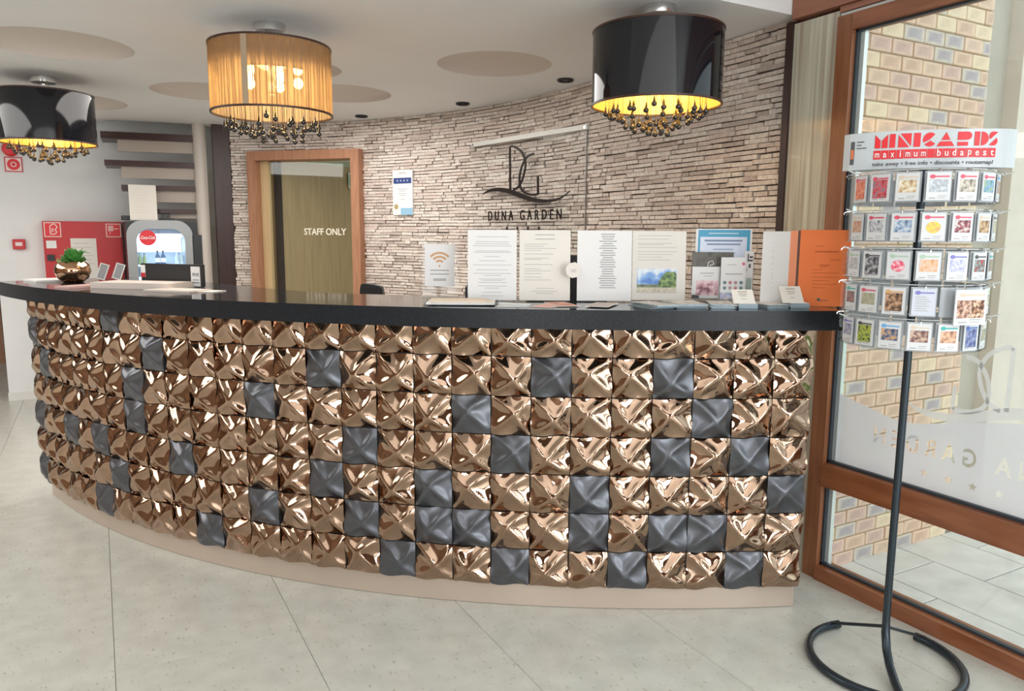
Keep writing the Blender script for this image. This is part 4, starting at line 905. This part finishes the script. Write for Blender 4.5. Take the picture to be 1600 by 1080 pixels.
# vase with succulent
va = thing('bronze_vase', 'round mirror-bronze vase with a green succulent, standing on the left of the worktop', 'vase', at(-2.28, 3.93), 0)
MB().lathe([(1e-4, 0), (.045, 0), (.072, .022), (.086, .055), (.080, .088), (.062, .106), (.055, .106), (.072, .085), (.078, .055), (.06, .02), (1e-4, .012)], 48).build('bowl', mat('vase_bronze', (.60, .36, .22), .05, 1), va, smooth=True)
MB().lathe([(1e-4, .088), (.066, .088)], 24).build('soil', mat('soil', (.05, .035, .02), .9), va)
lm = MB(); lp_ = [(0, -.004), (.012, .010), (.017, .030), (.012, .050), (0, .066)]
lm.add([(x, 0, y) for x, y in lp_] + [(-x, 0, y) for x, y in lp_[1:4]] + [(0, -.006, .03)] + [(0, .003, .03)], [(0, 1, 8), (1, 2, 8), (2, 3, 8), (3, 4, 8), (4, 7, 8), (7, 6, 8), (6, 5, 8), (5, 0, 8), (1, 0, 9), (2, 1, 9), (3, 2, 9), (4, 3, 9), (7, 4, 9), (6, 7, 9), (5, 6, 9), (0, 5, 9)])
lmesh = lm.mesh('leaf', GREEN)
rr = random.Random(11)
for k in range(34):
    a = k * 2.4; tilt = .15 + 1.15 * (k / 34); o = inst('leaf', lmesh, va, (.018 * cos(a) * tilt * 1.4, .018 * sin(a) * tilt * 1.4, .108 - .012 * tilt), (0, 0, 0)); o.rotation_euler = (Matrix.Rotation(a, 3, 'Z') @ Matrix.Rotation(tilt, 3, 'X')).to_euler(); sc_ = rr.uniform(.95, 1.3); o.scale = (sc_, sc_, sc_)
for k in range(3): MB().tube([(.01 * k, 0, .10), (.03 + .012 * k, -.02, .155), (.055 + .015 * k, -.03 - .01 * k, .175 - .012 * k)], [.003, .003, .001], 6).build('shoot', GREEN, va)

# ---------------------------------------------------------------- behind the counter: monitors and chair
for x, y, w_, h_, zb_, lab in ((.062, 3.36, .36, .30, 1.06, 'black computer monitor on the low desk behind the list notice'), (-.21, 3.36, .22, .16, 1.06, 'low black screen on the desk behind the first large sheet')):
    a_, b_ = cf(x, y); t = thing('computer_monitor', lab, 'monitor', (a_, b_, .742), RZ0)
    MB().box(0, 0, zb_ - .742, w_, .03, zb_ - .742 + h_).build('screen_housing', BLACKP, t, bevel=.004); MB().box(w_ / 2 - .03, .01, .01, w_ / 2 + .03, .03, zb_ - .742 + .02).build('neck', BLACKP, t); MB().lathe([(1e-4, 0), (.10, 0), (.10, .010), (1e-4, .014)], 24, (w_ / 2, .02)).build('foot', BLACKP, t)
a_, b_ = cf(-.785, 4.0)
ch = thing('office_chair', 'black office chair behind the counter in front of the staff door', 'chair', (a_, b_, 0), RZ0)
MB().box(-.23, -.23, .44, .23, .22, .52).build('seat', BLACKP, ch, bevel=.02)
MB().prism([(-.17, 0), (.17, 0), (.19, .02), (.19, .04), (-.19, .04), (-.19, .02)], .62, 1.10).build('lower_back', BLACKP, ch, loc=(0, .20, 0))
m = MB(); pr = smooth_pts([(-.062, 1.09), (-.060, 1.145), (-.045, 1.175), (.03, 1.165), (.062, 1.15), (.066, 1.09)], 4); m.add([(x, .19, z) for x, z in pr] + [(x, .25, z) for x, z in pr], [tuple(range(len(pr))), tuple(range(2 * len(pr) - 1, len(pr) - 1, -1))] + [(i, len(pr) + i, len(pr) + (i + 1) % len(pr), (i + 1) % len(pr)) for i in range(len(pr))]); m.build('headrest', BLACKP, ch)
MB().tube([(0, 0, .10), (0, 0, .44)], .025, 12).build('gas_column', CHROME, ch); MB().box(-.03, .18, .45, .03, .25, .65).build('back_support', BLACKP, ch)
for k in range(5):
    a = 2 * pi * k / 5 + .2; lg = MB().tube([(0, 0, .11), (.27 * cos(a), .27 * sin(a), .075)], [.024, .016], 8).build('leg', BLACKP, ch); MB().lathe([(1e-4, -.012), (.028, -.012), (.028, .012), (1e-4, .012)], 14).build('caster', BLACKP, lg, loc=(.27 * cos(a), .27 * sin(a), .0285), rot=(pi / 2, 0, a))
for s_ in (-1, 1): MB().tube([(s_ * .22, .05, .48), (s_ * .28, .05, .50), (s_ * .28, .05, .68), (s_ * .28, -.12, .69)], .014, 8).build('armrest', BLACKP, ch)

# ---------------------------------------------------------------- rotating card stand
SX, SY = 1.284, 2.42
a_, b_ = cf(SX, SY)
st = thing('rotating_card_stand', 'tall dark steel stand with five rings of small cards and a red-lettered white header', 'display stand', (a_, b_, 0), RZ0)
MB().tube([(0, 0, 1.66), (0, 0, .30), (0, -.001, .16), (-.001, -.006, .11), (-.008, -.035, .062), (-.020, -.085, .034), (-.038, -.16, .020), (-.055, -.235, .016)], [.0125] * 3 + [.014] * 5, 14).build('pole', POLEM, st, smooth=True)
RC = (-.002, -.010); RR_ = .240
rg = [(RC[0] + RR_ * cos(radians(a)), RC[1] + RR_ * sin(radians(a)), .016) for a in range(103, 103 + 298, 8)]
MB().tube(rg, .0145, 12).build('base_ring', POLEM, st, smooth=True)
for e in (rg[1], rg[-2]): MB().tube([(e[0], e[1], .026), (0, 0, .130)], .006, 8).build('brace', POLEM, st, smooth=True)
# header sign: lens-shaped box, lettering bent around its front
HW, HD = .272, .085
def hd_front(u): return -HD * (1 - (u / HW) ** 2) ** .62 if abs(u) < HW else 0
us = [-HW + 2 * HW * i / 32 for i in range(33)]; front = [(u, hd_front(u)) for u in us]; back = [(u, -hd_front(u) * .95) for u in reversed(us[1:-1])]
hr = (-.004, -.02, 1.655)
hd = MB().prism(front + back, 0, .118).build('header_sign', HEADW, st, loc=hr, rot=(0, 0, radians(-18))); hd.scale = (.875, .875, .95)
def bend(mb, vs, fs, x0, z0, mt_off=.0012):
    def fn(x, y, d): u = x0 + x; return (u, hd_front(u) - mt_off - d, z0 + y)
    slab2d(mb, vs, fs, fn, .0006)
def subdiv_quads(x0, x1, n=3): return [x0 + (x1 - x0) * i / n for i in range(n + 1)]
def arcp(cx, cy, rx, ry, a0, a1, n=8): return [(cx + rx * cos(radians(a0 + (a1 - a0) * i / n)), cy + ry * sin(radians(a0 + (a1 - a0) * i / n))) for i in range(n + 1)]
STEN = [  # stencil letters: (left edge, width, pieces in a unit box)
 (-.178, .040, [[(0, 0), (.44, 0), (.44, .56), (0, 1)], [(.54, 0), (1, 0), (1, 1), (.54, .56)]]),
 (-.133, .018, [[(0, 0), (1, 0), (1, 1), (0, 1)]]),
 (-.106, .040, [[(0, 0), (.88, 0), (0, .92)], [(.14, 1), (1, .06), (1, 1)]]),
 (-.059, .021, [[(0, 0), (1, 0), (1, 1), (0, 1)]]),
 (-.031, .043, [[(.5, .5)] + arcp(.5, .5, .5, .5, 45, 205), [(.55, .42)] + arcp(.5, .5, .5, .5, 222, 322)]),
 (.0125, .054, [[(.24, .44), (.76, .44), (.5, 1)], [(0, 0), (1, 0), (.82, .33), (.18, .33)]]),
 (.0755, .045, [[(0, .42), (.68, .42)] + arcp(.68, .71, .30, .29, -90, 90) + [(0, 1)], [(0, 0), (.74, 0), (.74, .28), (0, .28)]]),
 (.1275, .045, [[(0, 0), (.38, 0), (.38, 1), (0, 1)], [(.48, 0)] + arcp(.5, .5, .5, .5, -88, 88) + [(.48, 1)]]),
 (.1725, .030, [[(.95, .96)] + arcp(.5, .68, .46, .32, 70, 225) , [(.05, .04)] + arcp(.5, .32, .46, .32, 250, 405)])]
m = MB()
for x0_, w_, pcs in STEN:
    for pc_ in pcs:
        dd = []
        for i in range(len(pc_)):
            p_, q_ = pc_[i], pc_[(i + 1) % len(pc_)]; ns_ = max(1, int(abs(q_[0] - p_[0]) * w_ / .008)); dd += [(p_[0] + (q_[0] - p_[0]) * j / ns_, p_[1] + (q_[1] - p_[1]) * j / ns_) for j in range(ns_)]
        bend(m, [(x * w_, y * .043) for x, y in dd], [tuple(range(len(dd)))], x0_, .066)
m.build('red_lettering', REDB, hd)
CELL = .0237
for k in range(16):
    x0_, x1_ = -.180 + k * CELL, -.180 + (k + 1) * CELL - .0014; m = MB(); xx = subdiv_quads(x0_, x1_); vs_ = [(x, z) for z in (.031, .059) for x in xx]
    slab2d(m, vs_, [(i, i + 1, 5 + i, 4 + i) for i in range(3)], lambda x, y, d: (x, hd_front(x) - .001 - d, y), .0004); m.build('red_square', REDB, hd)
m = MB()
for k, chr_ in enumerate('maximum budapest'):
    if chr_ == ' ': m.build('white_lettering', mat('header_letter_white', (.9, .88, .88), .5), hd); m = MB(); continue
    v2, f2, _ = text_tris(chr_, .030, .0035 if chr_ == 'i' else .011 if chr_ != 'm' else .014, .0003); x0_ = -.180 + k * CELL + CELL / 2 - (.002 if chr_ == 'i' else .006 if chr_ != 'm' else .0075); bend(m, v2, f2, x0_, .0365 if chr_ != 'p' else .039, .0022)
m.build('white_lettering', mat('header_letter_white', (.9, .88, .88), .5), hd)
v2, f2, _ = text_tris('take away \u2022 free info \u2022 discounts \u2022 routemap!', .017, .375, .00015); m = MB(); bend(m, v2, f2, -.182, .0105); m.build('small_lettering', INKD, hd)
m = MB(); slab2d(m, [(x, z) for z in (.018, .092) for x in (-.252, -.246, -.240)], [(0, 1, 4, 3), (1, 2, 5, 4)], lambda x, y, d: (x, hd_front(x) - .0012 - d, y), .0004); m.build('dark_emblem', INKD, hd)
m = MB(); slab2d(m, [(x, z) for z in (.036, .066) for x in (-.2505, -.246, -.2415)], [(0, 1, 4, 3), (1, 2, 5, 4)], lambda x, y, d: (x, hd_front(x) - .0018 - d, y), .0004); m.build('orange_emblem', mat('emblem_orange', (.72, .20, .08), .5), hd)
m = MB()
for k, w_ in enumerate((.022, .014, .030)): slab2d(m, [(x, z) for z in (.088 - k * .010, .091 - k * .010) for x in (-.233, -.233 + w_)], [(0, 1, 3, 2)], lambda x, y, d: (x, hd_front(x) - .0012 - d, y), .0004)
m.build('small_print', INKD, hd)
# card rings
NF = 16; RCK = .198; CWD, CHT = .0625, .080
row_top = [1.634, 1.518, 1.404, 1.298, 1.194]
pk = MB().box(-CWD / 2 - .004, 0, -CHT - .004, CWD / 2 + .004, .003, .004).mesh('card_pocket', CARDP)
sd = MB().box(-CWD / 2 - .004, -.012, -CHT - .004, -CWD / 2 - .003, 0, .0).box(CWD / 2 + .003, -.012, -CHT - .004, CWD / 2 + .004, 0, .0).box(-CWD / 2 - .004, -.012, -CHT - .005, CWD / 2 + .004, 0, -CHT - .004).mesh('pocket_rim', ACRYL)
hk = MB().tube([(0, 0, .010), (0, -.014, .010), (0, -.022, .006), (0, -.022, .001)], .0014, 5).mesh('hook', CHROME, True)
CD = {  # per ring, from the left: (header colour, picture colours, layout, description)
 0: [('r', [(.60, .10, .06), (.80, .30, .18)], 'full', 'orange-red'), ('r', [(.35, .03, .05), (.65, .10, .12), (.25, .2, .25)], 'full', 'dark red'), ('n', [(.35, .22, .12), (.65, .50, .30), (.8, .75, .65)], 'mid', 'golden statue'), ('r', [(.55, .60, .66), (.36, .40, .44), (.62, .68, .74)], 'mid', 'grey castle view'), ('r', [(.12, .11, .09), (.40, .36, .30), (.62, .58, .50)], 'mid', 'dark hall interior'), ('r', [(.10, .22, .10), (.20, .38, .66), (.35, .45, .20)], 'mid', 'blue sky and lawn'), ('b', [(.22, .08, .04), (.50, .26, .12), (.35, .35, .38)], 'mid', 'brown terrace'), ('g', [(.55, .58, .52), (.72, .75, .68)], 'full', 'pale green sketch')],
 1: [('n', [(.45, .20, .10), (.60, .40, .30)], 'mid', 'brown edge-on'), ('r', [(.08, .08, .10), (.62, .64, .68), (.3, .3, .34)], 'mid', 'black on white'), ('r', [(.10, .14, .20), (.28, .40, .58), (.60, .64, .68)], 'mid', 'blue river view'), ('r', [(.85, .55, .05), (.82, .62, .10), (.70, .40, .20)], 'disc', 'yellow disc'), ('r', [(.06, .02, .03), (.30, .06, .08), (.60, .58, .58)], 'mid', 'dark red building'), ('n', [(.10, .05, .03), (.40, .26, .14), (.62, .45, .28)], 'mid', 'brown crowd'), ('k', [(.30, .16, .12), (.38, .42, .22), (.62, .50, .42)], 'mid', 'brown and green'), ('b', [(.20, .60, .58), (.10, .42, .44), (.5, .8, .72)], 'full', 'turquoise')],
 2: [('g', [(.35, .36, .36), (.55, .52, .54)], 'mid', 'grey edge-on'), ('k', [(.04, .04, .05), (.12, .12, .14), (.45, .45, .48)], 'full', 'black photo'), ('g', [(.70, .06, .14), (.78, .14, .22), (.88, .60, .64)], 'disc', 'crimson round badge'), ('g', [(.62, .30, .14), (.74, .46, .28), (.66, .52, .42)], 'mid', 'orange-brown strip'), ('v', [(.30, .32, .66), (.62, .64, .86), (.36, .38, .70)], 'mid', 'violet drawing'), ('k', [(.65, .02, .03), (.12, .14, .14), (.36, .38, .36)], 'mid', 'bright red and grey'), ('t', [(.10, .08, .05), (.34, .26, .16), (.16, .14, .10)], 'mid', 'dark brown figures'), ('g', [(.62, .66, .50), (.72, .72, .62)], 'full', 'pale yellow-green')],
 3: [('t', [(.10, .10, .12), (.40, .20, .18)], 'mid', 'dark edge-on'), ('r', [(.30, .32, .20), (.45, .42, .32)], 'mid', 'olive landscape'), ('o', [(.06, .04, .03), (.22, .12, .07), (.55, .34, .22)], 'full', 'brown portrait'), ('v', [(.55, .58, .66), (.74, .77, .84)], 'text', 'plain text'), ('n', [(.08, .04, .03), (.42, .22, .15), (.70, .50, .40)], 'wide', 'extra-wide food photo'), None, ('l', [(.16, .16, .08), (.45, .42, .24), (.62, .60, .46)], 'mid', 'green-headed'), ('r', [(.60, .62, .62), (.72, .74, .72)], 'text', 'red-headed pale')],
 4: [('v', [(.14, .14, .38), (.48, .50, .52)], 'mid', 'violet edge-on'), ('k', [(.02, .03, .02), (.45, .52, .08), (.10, .14, .06)], 'full', 'lime and black'), ('b', [(.04, .04, .06), (.14, .18, .28), (.62, .36, .16)], 'mid', 'dark blue and amber'), ('n', [(.10, .05, .05), (.26, .14, .12), (.58, .44, .34)], 'mid', 'dark portrait'), ('t', [(.20, .08, .04), (.55, .30, .18), (.68, .46, .32)], 'mid', 'seafood plate'), ('d', [(.05, .06, .18), (.14, .18, .40), (.30, .32, .44)], 'full', 'night-blue'), ('n', [(.12, .12, .09), (.34, .32, .20), (.48, .46, .36)], 'mid', 'olive street view'), ('g', [(.30, .68, .58), (.55, .80, .72)], 'full', 'mint green')]}
HC = dict(r=(.66, .10, .16), n=(.66, .56, .44), b=(.16, .40, .72), g=(.40, .56, .44), k=(.08, .08, .09), v=(.20, .20, .52), t=(.05, .42, .38), o=(.66, .38, .16), l=(.34, .62, .10), d=(.08, .16, .50))
RN = ('top', 'second', 'middle', 'fourth', 'bottom'); ON = ('first', 'second', 'third', 'fourth', 'fifth', 'sixth', 'seventh', 'eighth')
for r in range(5):
    off = radians(4) + (r - 2) * radians(-1.2)
    for q in (RCK, RCK + .006):
        pass
    ring_pts = [(RCK * cos(2 * pi * i / 40), RCK * sin(2 * pi * i / 40), row_top[r] + .010) for i in range(41)]
    MB().tube(ring_pts, .0016, 5, False).build('wire_ring', WIRE, st, smooth=True)
    sb = MB().lathe([(RCK + .004, row_top[r] - CHT - .010), (RCK + .004, row_top[r] - CHT - .006), (RCK - .020, row_top[r] - CHT - .006), (RCK - .020, row_top[r] - CHT - .010)], 40, closed=True).build('clear_shelf_ring', ACRYL, st)
    for k in range(4):
        a = pi * k / 2 + .4; MB().tube([(0.012 * cos(a), 0.012 * sin(a), row_top[r] + .010), (RCK * cos(a), RCK * sin(a), row_top[r] + .010)], .0016, 5).build('spoke', WIRE, st, smooth=True)
    for s_ in (-1, 1): MB().tube([(s_ * RCK * .98, -.01, row_top[r] + .012), (s_ * (RCK + .03), -.035, row_top[r] + .006), (s_ * (RCK + .055), -.05, row_top[r] + .014)], .0022, 6).build('side_hook', WIRE, st, smooth=True)
    for k in range(NF):
        ph = off + 2 * pi * (k - 4) / NF           # 0 faces the visitor
        px_, py_ = RCK * sin(ph), -RCK * cos(ph)
        inst('card_pocket', pk, st, (px_, py_, row_top[r]), (0, 0, ph)); inst('pocket_rim', sd, st, (px_, py_, row_top[r]), (0, 0, ph))
        inst('hook', hk, st, (px_, py_, row_top[r]), (0, 0, ph))
        if k > 7 or CD[r][k] is None: continue
        hc_, pc, lay, desc = CD[r][k]; wide = lay == 'wide'
        if wide: ph += pi / NF; px_, py_ = (RCK + .022) * sin(ph), -(RCK + .022) * cos(ph)
        cw, chh = (.112, .104) if wide else (CWD, CHT)
        ga = RZ0 + ph; wx, wy = a_ + cos(RZ0) * px_ - sin(RZ0) * py_, b_ + sin(RZ0) * px_ + cos(RZ0) * py_
        c = thing('mini_card', '%s mini card, %s from left in the %s row of the stand' % (desc, ON[k], RN[r]), 'card', (wx + .005 * sin(ga), wy - .005 * cos(ga), row_top[r] - chh), ga, 'small cards in the stand')
        MB().box(-cw / 2, -.0015, 0, cw / 2, .0015, chh).build('card', mat('card_white', (.66, .68, .70), .45) if lay != 'text' else mat('lavender_paper', (.58, .62, .70), .5), c)
        e = -.0022; hcol = mat('header_' + hc_, HC[hc_], .5); pm_ = pic('pic_%d_%d' % (r, k), pc, 75)
        hb = MB().box(-cw * .36, e, chh * .82, cw * .42, -.0015, chh * .87); hb.add([(-cw * .27 + .008 * cos(t_), e - .0003, chh * .845 + .006 * sin(t_)) for t_ in [2 * pi * i / 10 for i in range(10)]], [tuple(range(10))[::-1]]); hb.build('header_print', hcol, c)
        if lay == 'mid': MB().box(-cw * .38, e, chh * .30, cw * .38, -.0015, chh * .74).build('picture', pm_, c)
        elif lay == 'full': MB().box(-cw * .38, e, chh * .12, cw * .38, -.0015, chh * .80).build('picture', pm_, c)
        elif lay == 'disc': MB().add([(.019 * cos(t_), e, chh * .48 + .017 * sin(t_)) for t_ in [2 * pi * i / 20 for i in range(20)]], [tuple(range(20))[::-1]]).build('picture', pm_, c)
        elif lay == 'wide':
            MB().box(-cw * .43, e, chh * .20, -cw * .02, -.0015, chh * .70).build('picture', pm_, c); MB().box(0, e, chh * .20, cw * .42, -.0015, chh * .70).build('picture', pic('pic_wide_2', [(.05, .02, .02), (.35, .16, .08), (.75, .60, .45)], 90), c)
        m = MB()
        if lay == 'text':
            for i in range(7): m.box(-cw * .36, e, chh * (.68 - i * .085), cw * (.1 + .25 * ((i * 37) % 5) / 5), -.0015, chh * (.68 - i * .085) + .002)
        else: m.box(-cw * .36, e, chh * .06, -cw * .10, -.0015, chh * .10).box(-cw * .0, e, chh * .14, cw * .34, -.0015, chh * .165).box(0, e, chh * .07, cw * .3, -.0015, chh * .09)
        m.build('small_print', INK, c)
